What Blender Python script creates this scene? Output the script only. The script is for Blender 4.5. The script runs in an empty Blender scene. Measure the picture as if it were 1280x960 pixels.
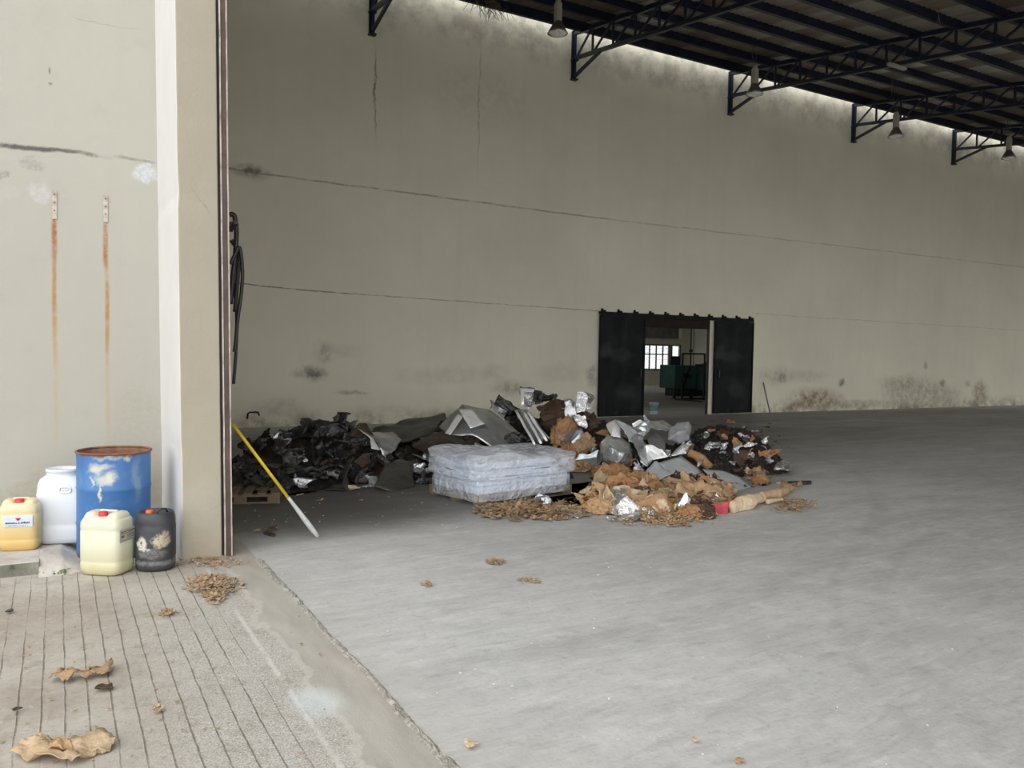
import bpy, bmesh, math, random
import numpy as np
from mathutils import Vector, Matrix, noise as mn

random.seed(7)
SC = bpy.context.scene
COL = SC.collection
# ------------------------------------------------------------------ camera
F_PX = 998.49
CAM = np.array([0.0, 0.0, 1.82])
RM = np.array([[0.8692062972903404, -0.4941279070588743, 0.017833233482262557],
               [-0.0029821189508401277, -0.04130511786630783, -0.9991421291310929],
               [0.49444061293281666, 0.8684074497053021, -0.037376216755493755]])


def ray(x, y):
    return np.array([(x - 640) / F_PX, (y - 480) / F_PX, 1.0]) @ RM


def at_y(x, y, Y):
    d = ray(x, y)
    return CAM + d * Y / d[1]


def at_x(x, y, X):
    d = ray(x, y)
    return CAM + d * X / d[0]


def at_z(x, y, z=0.0):
    d = ray(x, y)
    return CAM + d * (z - CAM[2]) / d[2]


cd = bpy.data.cameras.new('camera')
cam = bpy.data.objects.new('camera', cd)
COL.objects.link(cam)
r_, d_, f_ = RM
cam.matrix_world = Matrix(((r_[0], -d_[0], -f_[0], CAM[0]), (r_[1], -d_[1], -f_[1], CAM[1]),
                           (r_[2], -d_[2], -f_[2], CAM[2]), (0, 0, 0, 1)))
cd.sensor_width = 36
cd.lens = F_PX / 1280 * 36
cd.clip_end = 400
SC.camera = cam
SC.view_settings.view_transform = 'Standard'
SC.view_settings.look = 'None'
SC.view_settings.gamma = 1
SC.view_settings.use_curve_mapping = False
SC.view_settings.exposure = 0.90
SC.cycles.use_denoising = True
SC.cycles.max_bounces = 14
SC.cycles.diffuse_bounces = 8
SC.cycles.sample_clamp_indirect = 6

# ------------------------------------------------------------------ node helpers


class NT:
    def __init__(s, name):
        s.m = bpy.data.materials.new(name)
        s.m.use_nodes = True
        s.t = s.m.node_tree
        s.b = s.t.nodes['Principled BSDF']
        s.out = s.t.nodes['Material Output']
        s._co = None

    def n(s, typ, **kw):
        nd = s.t.nodes.new(typ)
        for k, v in kw.items():
            setattr(nd, k, v)
        return nd

    def put(s, sock, v):
        if isinstance(v, bpy.types.NodeSocket):
            s.t.links.new(v, sock)
        elif isinstance(v, (tuple, list)) and len(v) == 3 and sock.type == 'RGBA':
            sock.default_value = (*v, 1)
        else:
            sock.default_value = v

    def co(s):
        if s._co is None:
            s._co = s.n('ShaderNodeTexCoord').outputs['Object']
        return s._co

    def math(s, op, a, b=0.0, clamp=False):
        nd = s.n('ShaderNodeMath', operation=op, use_clamp=clamp)
        s.put(nd.inputs[0], a)
        s.put(nd.inputs[1], b)
        return nd.outputs[0]

    def vmath(s, op, a, b=(0, 0, 0)):
        nd = s.n('ShaderNodeVectorMath', operation=op)
        s.put(nd.inputs[0], a)
        s.put(nd.inputs[1], b)
        return nd.outputs['Value'] if op in ('LENGTH', 'DOT_PRODUCT') else nd.outputs[0]

    def scale(s, v, k):
        return s.vmath('MULTIPLY', v, k if isinstance(k, (tuple, list)) else (k, k, k))

    def noise(s, scale=5, detail=4, rough=.55, vec=None, dist=0.0, out='Fac'):
        nd = s.n('ShaderNodeTexNoise')
        s.put(nd.inputs['Vector'], vec if vec is not None else s.co())
        nd.inputs['Scale'].default_value = scale
        nd.inputs['Detail'].default_value = detail
        nd.inputs['Roughness'].default_value = rough
        nd.inputs['Distortion'].default_value = dist
        return nd.outputs[out]

    def rng(s, v, a, b, c=0.0, d=1.0, smooth=False):
        nd = s.n('ShaderNodeMapRange', interpolation_type='SMOOTHSTEP' if smooth else 'LINEAR')
        nd.clamp = True
        s.put(nd.inputs[0], v)
        for i, q in enumerate((a, b, c, d)):
            s.put(nd.inputs[i + 1], q)
        return nd.outputs[0]

    def ramp(s, v, stops):
        nd = s.n('ShaderNodeValToRGB')
        cr = nd.color_ramp
        while len(cr.elements) < len(stops):
            cr.elements.new(.5)
        for e, (p, c) in zip(cr.elements, stops):
            e.position = p
            e.color = (*c, 1)
        s.put(nd.inputs[0], v)
        return nd.outputs[0]

    def mix(s, f, a, b, blend='MIX'):
        nd = s.n('ShaderNodeMix', data_type='RGBA', blend_type=blend)
        s.put(nd.inputs[0], f)
        s.put(nd.inputs[6], a)
        s.put(nd.inputs[7], b)
        return nd.outputs[2]

    def bump(s, h, strength=.3, dist=.02):
        nd = s.n('ShaderNodeBump')
        nd.inputs['Strength'].default_value = strength
        nd.inputs['Distance'].default_value = dist
        s.put(nd.inputs['Height'], h)
        s.t.links.new(nd.outputs[0], s.b.inputs['Normal'])

    def set(s, color=None, rough=None, metal=None, spec=None):
        if color is not None:
            s.put(s.b.inputs['Base Color'], color)
        if rough is not None:
            s.put(s.b.inputs['Roughness'], rough)
        if metal is not None:
            s.put(s.b.inputs['Metallic'], metal)
        if spec is not None:
            s.b.inputs['Specular IOR Level'].default_value = spec
        return s.m

    def blob(s, p, col, c, r, tint, k=1.0, lo=.35):
        """ellipse-shaped patch centred c, radii r (object units)"""
        d = s.vmath('LENGTH', s.vmath('DIVIDE', s.vmath('SUBTRACT', p, c), r))
        return s.mix(s.rng(d, 1.0, lo, 0, k, True), col, tint)


def simple(name, c, rough=.6, metal=0.0, var=.15, scale=6, bump=0.0, spec=.5, dirt=None, dirtk=.5):
    t = NT(name)
    n1 = t.noise(scale, 5)
    a = tuple(max(0, q * (1 - var)) for q in c)
    b = tuple(min(1, q * (1 + var)) for q in c)
    col = t.ramp(n1, [(.3, a), (.7, b)])
    if dirt:
        col = t.mix(t.rng(t.noise(scale * .5, 6, .65), .48, .7, 0, dirtk), col, dirt)
    t.set(col, rough, metal, spec)
    if bump:
        t.bump(t.noise(scale * 4, 5), bump, .01)
    return t.m


MATS = {}
# ------------------------------------------------------------------ mesh helpers


def link(name, me, mat=None, parent=None):
    o = bpy.data.objects.new(name, me)
    COL.objects.link(o)
    if mat is not None:
        me.materials.append(mat)
    if parent is not None:
        o.parent = parent
    return o


def tag(o, label, cat=None, group=None, kind=None):
    o['label'] = label
    if cat:
        o['category'] = cat
    if group:
        o['group'] = group
    if kind:
        o['kind'] = kind
    return o


def empty(name, loc, label, cat, group=None, rz=0.0):
    o = bpy.data.objects.new(name, None)
    COL.objects.link(o)
    o.empty_display_size = .1
    o.location = loc
    o.rotation_euler = (0, 0, rz)
    return tag(o, label, cat, group)


def copy_tree(o, parent=None):
    c = o.copy()
    COL.objects.link(c)
    if parent is not None:
        c.parent = parent
    for ch in list(o.children):
        copy_tree(ch, c)
    return c


def done(bm, name, mat, parent=None, smooth=False, loc=None):
    me = bpy.data.meshes.new(name)
    bmesh.ops.recalc_face_normals(bm, faces=bm.faces)
    bm.to_mesh(me)
    bm.free()
    if smooth:
        for p in me.polygons:
            p.use_smooth = True
    o = link(name, me, mat, parent)
    if loc is not None:
        o.location = loc
    return o


def box(bm, a, b, bev=0.0):
    """axis-aligned box from corner a to corner b"""
    a, b = Vector(a), Vector(b)
    m = Matrix.Translation((a + b) / 2) @ Matrix.Diagonal((*(b - a), 1))
    r = bmesh.ops.create_cube(bm, size=1, matrix=m)
    if bev:
        es = set()
        for v in r['verts']:
            es.update(v.link_edges)
        bmesh.ops.bevel(bm, geom=list(es), offset=bev, segments=2, affect='EDGES', profile=.5)
    return bm


def bar(bm, p, q, w, h, up=(0, 0, 1)):
    """rectangular bar from p to q"""
    p, q = Vector(p), Vector(q)
    z = (q - p)
    L = z.length
    z.normalize()
    x = Vector(up).cross(z)
    if x.length < 1e-4:
        x = Vector((1, 0, 0)).cross(z)
    x.normalize()
    y = z.cross(x)
    m = Matrix(((x[0], y[0], z[0], 0), (x[1], y[1], z[1], 0), (x[2], y[2], z[2], 0), (0, 0, 0, 1)))
    m = Matrix.Translation((p + q) / 2) @ m @ Matrix.Diagonal((w, h, L, 1))
    bmesh.ops.create_cube(bm, size=1, matrix=m)
    return bm


def tube(bm, pts, rad, seg=10, cap=True):
    pts = [Vector(p) for p in pts]
    n = len(pts)
    rads = rad if isinstance(rad, (list, tuple)) else [rad] * n
    rings = []
    ref = None
    for i, p in enumerate(pts):
        t = (pts[min(i + 1, n - 1)] - pts[max(i - 1, 0)]).normalized()
        if ref is None:
            ref = Vector((0, 0, 1)) if abs(t.z) < .9 else Vector((1, 0, 0))
        x = ref - t * ref.dot(t)
        x.normalize()
        ref = x
        y = t.cross(x)
        rings.append([bm.verts.new(p + (x * math.cos(a) + y * math.sin(a)) * rads[i])
                      for a in (2 * math.pi * k / seg for k in range(seg))])
    for i in range(n - 1):
        for k in range(seg):
            bm.faces.new((rings[i][k], rings[i][(k + 1) % seg], rings[i + 1][(k + 1) % seg], rings[i + 1][k]))
    if cap:
        bm.faces.new(rings[0])
        bm.faces.new(rings[-1])
    return bm


def loft(bm, prof, seg=48, cap0=True, cap1=True):
    """prof: list of (z, rx, ry, exponent[, dx, dy]) -> superellipse sections"""
    rings = []
    for p in prof:
        z, rx, ry, e = p[:4]
        dx, dy = p[4:6] if len(p) > 4 else (0, 0)
        ring = []
        for k in range(seg):
            a = 2 * math.pi * k / seg
            c, s_ = math.cos(a), math.sin(a)
            ring.append(bm.verts.new((dx + rx * math.copysign(abs(c) ** (2 / e), c),
                                      dy + ry * math.copysign(abs(s_) ** (2 / e), s_), z)))
        rings.append(ring)
    for i in range(len(rings) - 1):
        for k in range(seg):
            bm.faces.new((rings[i][k], rings[i][(k + 1) % seg], rings[i + 1][(k + 1) % seg], rings[i + 1][k]))
    if cap0:
        bm.faces.new(rings[0][::-1])
    if cap1:
        bm.faces.new(rings[-1])
    return bm


def lathe(bm, prof, seg=32):
    return loft(bm, [(z, r, r, 2) for r, z in prof], seg, False, False)


def shear(o, k):
    """the old column leans a little outwards"""
    for v in o.data.vertices:
        v.co.x -= k * v.co.z


def fbm(p, s):
    return mn.fractal(Vector(p) * s, 1.0, 2.0, 4)


# ------------------------------------------------------------------ key planes
YW = 19.16          # inner face of the long side wall
XF = 1.51           # threshold joint
YC = 7.25           # front of the column
YL = 8.73           # yard wall
YB = 35.3           # back wall of the next room
LEAN = .0145

# ------------------------------------------------------------------ materials: setting


def wall_material(name, base, stains, lines, plane='xz', var=.05, mottle=((.60, .58, .50),), bumpk=.25, grime=None, warp=1.0, eave=None):
    t = NT(name)
    co = t.co()
    w = t.vmath('SUBTRACT', t.noise(1.6, 6, .65, out='Color'), (.5, .5, .5))
    w2 = t.vmath('SUBTRACT', t.noise(14, 4, .6, out='Color'), (.5, .5, .5))
    p = t.vmath('ADD', co, t.scale(w, .5 * warp))
    p = t.vmath('ADD', p, t.scale(w2, .10 * warp))
    p3 = t.vmath('ADD', t.vmath('ADD', co, t.scale(w, .12)), t.scale(t.vmath('SUBTRACT', t.noise(9, 5, .7, out='Color'), (.5, .5, .5)), .22))
    n1 = t.noise(.35, 5, .6)
    a = tuple(q * (1 - var) for q in base)
    b = tuple(min(1, q * (1 + var)) for q in base)
    col = t.ramp(n1, [(.3, a), (.7, b)])
    # faint vertical run marks and trowel mottling
    v = t.noise(1.0, 5, .6, t.scale(co, (2.2, 2.2, .12)))
    col = t.mix(t.rng(v, .52, .75, 0, .13), col, tuple(q * .72 for q in base))
    col = t.mix(t.rng(t.noise(3.5, 6, .7), .56, .75, 0, .22), col, tuple(q * .8 for q in base))
    for c, r, tint, k in stains:
        # break each stain up with noise
        broad = warp < .1 and r[0] > .06
        d = t.vmath('LENGTH', t.vmath('DIVIDE', t.vmath('SUBTRACT', p3 if broad else p, c), r))
        f = t.rng(d, 1.0, .55 if broad else .2, 0, k, True)
        f = t.math('MULTIPLY', f, t.rng(t.noise(22 if broad else 5.5, 6, .7), .36, .6, .1 if broad else .25, 1))
        col = t.mix(f, col, tint)
    pl = t.vmath('ADD', co, t.scale(w2, .03))
    pl = t.vmath('ADD', pl, t.scale(w, .08))
    sx = t.n('ShaderNodeSeparateXYZ')
    t.put(sx.inputs[0], pl)
    for x0, z0, x1, z1, wd, tint, k in lines:
        s_ = (z1 - z0) / (x1 - x0)
        zz = t.math('SUBTRACT', sx.outputs[2], t.math('ADD', t.math('MULTIPLY', sx.outputs[0], s_), z0 - s_ * x0))
        f = t.rng(t.math('ABSOLUTE', zz), wd, wd * .35, 0, k)
        f = t.math('MULTIPLY', f, t.rng(sx.outputs[0], x0 - .02, x0 + .05))
        f = t.math('MULTIPLY', f, t.rng(sx.outputs[0], x1 + .05, x1 - .05))
        f = t.math('MULTIPLY', f, t.rng(t.noise(2.3, 5, .7), .36, .52, .15, 1))
        col = t.mix(f, col, tint)
    if grime:
        z0, z1, tint, k = grime
        f = t.math('MULTIPLY', t.rng(sx.outputs[2], z1, z0, 0, k, True), t.rng(t.noise(1.7, 6, .7), .42, .62))
        col = t.mix(f, col, tint)
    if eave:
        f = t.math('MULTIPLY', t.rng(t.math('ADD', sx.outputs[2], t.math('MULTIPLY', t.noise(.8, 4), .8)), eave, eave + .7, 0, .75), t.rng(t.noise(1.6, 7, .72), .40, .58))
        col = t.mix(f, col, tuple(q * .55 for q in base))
    t.set(col, .85, 0, .25)
    t.bump(t.math('ADD', t.noise(2.5, 6, .6), t.math('MULTIPLY', t.noise(40, 3), .15)), bumpk, .03)
    return t.m


DK = (.06, .055, .05)
BR = (.20, .13, .06)


def S(px, py, rx, rz, tint, k, Y=YW):
    q = at_y(px, py, Y)
    return ((q[0], Y, q[2]), (rx, 3.0, rz), tint, k)


def LN(p, q, wd, tint, k, Y=YW):
    a, b = at_y(*p, Y), at_y(*q, Y)
    return (a[0], a[2], b[0], b[2], wd, tint, k)


side_stains = [
    S(393, 466, .42, .28, DK, .75), S(404, 440, .35, .4, DK, .4), S(425, 440, .7, .25, DK, .16), S(375, 468, .35, .2, DK, .3),
    S(520, 470, 1.0, .3, DK, .12), S(575, 468, 1.2, .35, DK, .16), S(620, 466, .6, .35, DK, .2), S(700, 466, 1.2, .4, DK, .15),
    S(640, 484, .9, .3, DK, .45), S(741, 470, .3, .5, DK, .5), S(350, 508, .8, .25, (.16, .11, .08), .3),
    S(312, 214, .6, .22, (.12, .09, .06), .75), S(300, 212, .8, .05, (.10, .08, .06), .6),
    S(1020, 499, 1.9, .55, BR, .85), S(995, 508, .9, .25, BR, .6), S(1140, 490, 2.6, .9, (.17, .13, .085), .5), S(1225, 492, .8, .8, BR, .75),
    S(1180, 494, 1.6, .6, (.2, .15, .1), .4), S(1080, 505, 2.5, .22, BR, .5), S(978, 474, .28, .22, DK, .7), S(1052, 478, .25, .2, DK, .85),
    S(1178, 479, .28, .2, DK, .85), S(1210, 480, .3, .2, DK, .5), S(1120, 478, 1.6, .35, DK, .2), S(1000, 470, 1.9, .3, DK, .22),
    S(1157, 457, .2, .25, DK, .4), S(968, 470, 1.2, .5, DK, .25), S(600, 120, 2.5, 1.2, (.35, .35, .30), .25), S(440, 491, .6, .07, DK, .45),
    ((6.86, YW, 8.3), (.045, 3, 1.5), (.22, .14, .10), .9),
    ((9.75, YW, 8.5), (.035, 3, 2.6), (.2, .17, .14), .45),
]
side_lines = [
    LN((296, 213), (760, 274), .03, (.22, .19, .15), .6), LN((760, 274), (1280, 334), .03, (.28, .26, .21), .4),
    LN((296, 354), (440, 368), .02, (.14, .11, .09), .8), LN((440, 367), (752, 389), .02, (.22, .20, .16), .6),
    LN((940, 392), (1280, 413), .018, (.25, .23, .19), .4),
]
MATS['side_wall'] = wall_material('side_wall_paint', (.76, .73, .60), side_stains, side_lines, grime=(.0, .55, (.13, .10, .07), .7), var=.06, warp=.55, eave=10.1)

yard_stains = [
    S(68, 300, .035, .42, (.30, .10, .01), 1.0, YL), S(68, 380, .03, .75, (.36, .18, .04), .85, YL), S(70, 470, .035, .9, (.42, .32, .16), .6, YL),
    S(132, 302, .035, .42, (.30, .10, .01), 1.0, YL), S(134, 390, .03, .8, (.36, .18, .04), .85, YL), S(135, 500, .035, .9, (.42, .32, .16), .6, YL),
    S(38, 203, .12, .09, (.30, .30, .27), .85, YL), S(182, 216, .12, .13, (.55, .58, .64), .9, YL), S(50, 243, .12, .12, (.52, .53, .55), .6, YL),
    S(3, 215, .1, .04, (.2, .2, .19), .6, YL), S(6, 290, .13, .11, (.42, .41, .37), .6, YL), S(10, 240, .12, .07, (.45, .44, .40), .5, YL),
    S(62, 88, .012, .05, (.1, .07, .05), .9, YL), S(63, 105, .025, .02, (.15, .1, .08), .8, YL), S(62, 120, .008, .2, (.4, .36, .3), .5, YL),
    S(20, 602, .1, .03, (.5, .46, .4), .4, YL), S(10, 640, .3, .25, (.34, .30, .22), .5, YL), S(70, 615, .5, .3, (.36, .32, .24), .5, YL),
    S(196, 600, .06, .5, (.40, .34, .25), .6, YL), S(170, 540, .3, .6, (.36, .32, .24), .4, YL),
]
yard_lines = [
    LN((-60, 175), (70, 188), .03, (.10, .10, .095), .97, YL), LN((60, 186), (136, 197), .024, (.12, .12, .11), .95, YL),
    LN((143, 195), (193, 203), .02, (.20, .19, .17), .85, YL), LN((0, 196), (130, 201), .012, (.42, .41, .37), .5, YL),
    LN((92, 22), (175, 38), .007, (.3, .28, .24), .6, YL), LN((20, 608), (45, 601), .008, (.35, .32, .28), .5, YL),
]
MATS['yard_wall'] = wall_material('yard_wall_paint', (.405, .395, .35), yard_stains, yard_lines, var=.04, warp=.05, grime=(.0, .9, (.30, .26, .18), .6))
MATS['column'] = wall_material('column_paint', (.375, .345, .275), [
    ((1.1, YC, 3.2), (.09, 1, .06), (.4, .36, .3), .6), ((.96, YC, .7), (.05, 1, .04), (.5, .3, .18), .6), ((1.05, YC, .5), (.22, 1, .4), (.46, .44, .37), .4),
    ((1.22, YC, .15), (.08, 1, .15), (.45, .38, .3), .6)],
    [(1.00, 3.16, 1.14, 2.95, .007, (.2, .17, .13), .8), (1.10, 1.55, 1.19, 1.85, .006, (.3, .27, .2), .6), (1.14, .42, 1.2, .46, .008, (.3, .26, .2), .7)],
    var=.05, bumpk=.5, warp=.15, grime=(.0, .35, (.35, .28, .2), .6))
MATS['room_paint'] = simple('room_paint', (.62, .60, .50), .8, var=.05, scale=2)
MATS['white_post_strip'] = simple('white_post_strip_paint', (.85, .85, .83), .7, var=.05)
MATS['jamb_paint'] = simple('jamb_paint', (.66, .64, .56), .8, var=.08, scale=4, dirt=(.3, .26, .2), dirtk=.3)


def floor_material():
    t = NT('warehouse_concrete')
    co = t.co()
    w = t.scale(t.vmath('SUBTRACT', t.noise(.25, 3, .5, out='Color'), (.5, .5, .5)), .7)
    p = t.vmath('ADD', co, w)
    big = t.noise(.22, 5, .6, p)
    st = t.noise(1.0, 6, .68, t.scale(p, (.55, 2.2, 1)))
    st2 = t.noise(1.0, 5, .7, t.scale(p, (3.5, 16.0, 1)))
    col = t.ramp(big, [(.3, (.49, .488, .478)), (.5, (.57, .573, .57)), (.7, (.65, .658, .66))])
    col = t.mix(t.rng(st, .44, .7, 0, .34), col, (.30, .30, .298))
    col = t.mix(t.rng(st, .5, .28, 0, .35), col, (.70, .70, .70))
    col = t.mix(t.rng(st2, .54, .68, 0, .42), col, (.78, .78, .77))
    col = t.mix(t.rng(st2, .46, .34, 0, .35), col, (.30, .30, .298))
    st3 = t.noise(1.0, 5, .75, t.scale(p, (9.0, 42.0, 1)))
    col = t.mix(t.rng(st3, .55, .68, 0, .4), col, (.33, .328, .32))
    col = t.mix(t.rng(t.noise(.45, 5, .6), .55, .72, 0, .30), col, (.33, .29, .245))
    col = t.mix(t.rng(t.noise(9, 6, .75), .54, .70, 0, .32), col, (.22, .215, .21))
    col = t.mix(t.rng(t.noise(26, 5, .75), .55, .68, 0, .35), col, (.30, .295, .29))
    col = t.mix(t.rng(t.noise(3.2, 7, .75), .53, .66, 0, .35), col, (.76, .76, .76))
    # old tyre sweep
    sx = t.n('ShaderNodeSeparateXYZ')
    t.put(sx.inputs[0], p)
    for cx, cy, R_, wd in ((9.5, -1.4, 6.6, .10), (9.5, -1.4, 6.95, .08), (2.0, 16.0, 11.9, .16)):
        rr = t.vmath('LENGTH', t.vmath('SUBTRACT', t.vmath('ADD', co, t.scale(w, .05)), (cx, cy, 0)))
        f = t.rng(t.math('ABSOLUTE', t.math('SUBTRACT', rr, R_)), wd, wd * .3, 0, .20)
        f = t.math('MULTIPLY', f, t.rng(t.noise(2.3, 5, .7), .42, .6))
        col = t.mix(f, col, (.17, .17, .17))
    # dusty brown edge by the threshold, dark patches by heap, wall and next room
    f = t.math('MULTIPLY', t.rng(t.math('ADD', sx.outputs[0], t.math('MULTIPLY', t.noise(1.2, 5, .6), 1.2)), 2.9, 1.6, 0, .55), t.rng(t.noise(.8, 5), .35, .6, .3, 1))
    col = t.mix(f, col, (.42, .385, .33))
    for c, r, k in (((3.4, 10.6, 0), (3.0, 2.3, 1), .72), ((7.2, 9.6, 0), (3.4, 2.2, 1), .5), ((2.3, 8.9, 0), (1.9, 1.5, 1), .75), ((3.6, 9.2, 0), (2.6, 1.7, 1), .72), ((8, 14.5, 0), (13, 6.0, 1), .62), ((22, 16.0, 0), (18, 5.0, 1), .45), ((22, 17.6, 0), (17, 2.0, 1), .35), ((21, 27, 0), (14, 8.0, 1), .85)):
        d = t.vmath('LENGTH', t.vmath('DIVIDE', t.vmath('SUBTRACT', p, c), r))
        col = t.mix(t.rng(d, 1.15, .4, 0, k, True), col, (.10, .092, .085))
    # small white flecks
    vor = t.n('ShaderNodeTexVoronoi')
    t.put(vor.inputs['Vector'], co)
    vor.inputs['Scale'].default_value = 7
    f = t.math('MULTIPLY', t.rng(vor.outputs['Distance'], .10, .05), t.rng(t.noise(4, 2), .58, .64))
    col = t.mix(f, col, (.68, .68, .66))
    ro = t.rng(st, .3, .7, .50, .72)
    t.set(col, ro, 0, .35)
    t.bump(t.math('ADD', t.math('MULTIPLY', st2, .5), t.noise(30, 4)), .22, .01)
    return t.m


MATS['floor'] = floor_material()


def apron_material():
    t = NT('grooved_apron_concrete')
    co = t.co()
    w = t.vmath('SUBTRACT', t.noise(2.2, 4, .6, out='Color'), (.5, .5, .5))
    p = t.vmath('ADD', co, t.scale(w, .025))
    sx = t.n('ShaderNodeSeparateXYZ')
    t.put(sx.inputs[0], p)
    x, y = sx.outputs[0], sx.outputs[1]
    fr = t.math('ABSOLUTE', t.math('SUBTRACT', t.math('FRACT', t.math('ADD', t.math('MULTIPLY', x, 1 / .1045), 100.2)), .5))
    zone = t.math('MULTIPLY', t.rng(x, 1.02, .94), t.rng(y, 7.35, 7.15))
    broken = t.math('MULTIPLY', t.rng(t.noise(1.4, 4, .65), .38, .5, .15, 1), t.rng(t.noise(9, 5, .7), .35, .55, .3, 1))
    g = t.math('MULTIPLY', t.math('MULTIPLY', t.rng(fr, .055, .025), zone), broken)
    vc = t.noise(120, 3, .7)
    base = t.ramp(t.noise(.9, 6, .65), [(.3, (.32, .28, .235)), (.5, (.43, .395, .345)), (.7, (.53, .505, .46))])
    gravel = t.ramp(vc, [(.34, (.25, .235, .21)), (.5, (.47, .455, .425)), (.66, (.72, .71, .69))])
    rough_zone = t.rng(t.math('ADD', t.math('ADD', x, t.math('MULTIPLY', y, -.13)), t.math('MULTIPLY', t.noise(1.1, 5, .65), 1.1)), .1, .75)
    smooth_strip = t.rng(t.math('ADD', x, t.math('MULTIPLY', t.math('SUBTRACT', t.noise(1.6, 5, .6), .5), .55)), 1.16, 1.24)
    col = t.mix(t.math('MULTIPLY', rough_zone, .8), base, gravel)
    col = t.mix(t.rng(t.noise(6, 7, .75), .52, .66, 0, .5), col, (.24, .205, .165))
    col = t.mix(t.rng(t.noise(38, 5, .75), .54, .66, 0, .5), col, (.22, .195, .165))
    col = t.mix(t.rng(t.noise(15, 6, .75), .56, .68, 0, .4), col, (.64, .61, .56))
    strip = t.ramp(t.noise(1.2, 6, .6, t.scale(co, (6, 1.2, 1))), [(.3, (.37, .345, .305)), (.7, (.50, .475, .435))])
    edge = t.math('ABSOLUTE', t.math('SUBTRACT', smooth_strip, .5))
    col = t.mix(smooth_strip, col, strip)
    col = t.mix(t.rng(edge, .45, .2, 0, .35), col, (.66, .64, .58))
    # chalky seam at the edge of the rough band
    sl = t.rng(t.math('ABSOLUTE', t.math('SUBTRACT', x, 1.075)), .022, .006, 0, .55)
    col = t.mix(t.math('MULTIPLY', sl, t.rng(t.noise(2.2, 5), .42, .55)), col, (.72, .70, .66))
    d = t.vmath('LENGTH', t.vmath('DIVIDE', t.vmath('SUBTRACT', p, (1.17, 4.05, 0)), (.18, .28, 1)))
    col = t.mix(t.rng(d, 1, .3, 0, .5, True), col, (.66, .74, .76))
    d = t.vmath('LENGTH', t.vmath('DIVIDE', t.vmath('SUBTRACT', p, (1.0, 7.1, 0)), (.9, .5, 1)))
    col = t.mix(t.rng(d, 1, .3, 0, .45, True), col, (.33, .29, .24))
    col = t.mix(t.math('MULTIPLY', g, .75), col, (.15, .125, .10))
    t.set(col, .9, 0, .2)
    h = t.math('SUBTRACT', t.math('ADD', t.math('MULTIPLY', vc, t.math('MULTIPLY', rough_zone, .35)), t.math('MULTIPLY', t.noise(12, 5, .65), .4)), t.math('MULTIPLY', g, 1.2))
    t.bump(h, .5, .012)
    return t.m


MATS['apron'] = apron_material()
MATS['rubble'] = simple('crumbled_concrete', (.45, .42, .38), .95, var=.45, scale=45, bump=1.0, dirt=(.14, .125, .11), dirtk=.8)
MATS['plinth'] = simple('whitewashed_concrete', (.54, .51, .465), .9, var=.2, scale=7, bump=.6, dirt=(.24, .205, .17), dirtk=.85)
MATS['kerb_face'] = simple('mossy_kerb', (.24, .235, .20), .95, var=.4, scale=14, bump=.8, dirt=(.06, .07, .03), dirtk=.95)
MATS['steel_blue'] = simple('dark_blue_steel', (.010, .016, .040), .45, .0, var=.3, scale=2, spec=.5, dirt=(.03, .03, .035), dirtk=.5)
MATS['brown_steel'] = simple('brown_painted_steel', (.075, .048, .04), .5, 0, var=.25, scale=5, dirt=(.16, .11, .08), dirtk=.5)
MATS['worn_edge'] = simple('worn_pale_edge', (.52, .46, .42), .6, 0, var=.35, scale=14, dirt=(.12, .08, .06), dirtk=.9)
MATS['dark_gap'] = simple('dark_gap_shade', (.02, .016, .014), .8)  # flat black standing in for the shade inside the guide's gap


def roof_material():
    t = NT('corrugated_roof_sheet')
    co = t.co()
    sx = t.n('ShaderNodeSeparateXYZ')
    t.put(sx.inputs[0], co)
    wn = t.n('ShaderNodeTexWhiteNoise', noise_dimensions='2D')
    cb = t.n('ShaderNodeCombineXYZ')
    t.put(cb.inputs[0], t.math('FLOOR', t.math('MULTIPLY', sx.outputs[0], 1 / .85)))
    t.put(cb.inputs[1], t.math('FLOOR', t.math('MULTIPLY', sx.outputs[1], 1 / 5.5)))
    t.put(wn.inputs['Vector'], cb.outputs[0])
    col = t.ramp(wn.outputs['Value'], [(0, (.13, .098, .068)), (.45, (.20, .165, .12)), (.62, (.34, .31, .26)), (1, (.56, .54, .48))])
    col = t.mix(t.rng(t.noise(1.2, 6, .65, t.scale(co, (2.5, .5, 1))), .45, .7, 0, .55), col, (.17, .13, .09))
    t.set(col, .75, 0, .3)
    return t.m


MATS['roof'] = roof_material()


def door_metal():
    t = NT('dark_green_black_door_paint')
    co = t.co()
    n = t.noise(1.2, 5, .6)
    col = t.ramp(n, [(.3, (.0035, .0045, .005)), (.7, (.009, .011, .012))])
    col = t.mix(t.rng(t.noise(1.0, 5, .7, t.scale(co, (9, 9, .6))), .58, .75, 0, .5), col, (.035, .04, .038))
    col = t.mix(t.rng(t.noise(2.6, 6, .7), .6, .72, 0, .4), col, (.05, .053, .05))
    t.set(col, t.rng(t.noise(2, 5), .3, .7, .32, .55), 0, .12)
    w = t.scale(t.vmath('SUBTRACT', t.noise(2.5, 5, .65, out='Color'), (.5, .5, .5)), .6)
    p = t.vmath('ADD', co, w)
    for c, r, k in (((.5, 0, 1.85), (.9, 2, .22), .5), ((.95, 0, .75), (.55, 2, .4), .4), ((.25, 0, 2.0), (.3, 2, .3), .4)):  # paler patches put the dented door's gloss into the colour
        col = t.blob(p, col, c, r, (.045, .05, .048), k)
    t.put(t.b.inputs['Base Color'], col)
    t.bump(t.noise(1.1, 2, .4), .5, .12)
    return t.m


MATS['door'] = door_metal()
MATS['frame_black'] = simple('black_jamb_paint', (.012, .012, .013), .6)
MATS['lintel'] = simple('rusty_brown_lintel', (.028, .015, .012), .8, var=.3, spec=.2)

# ------------------------------------------------------------------ setting


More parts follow.
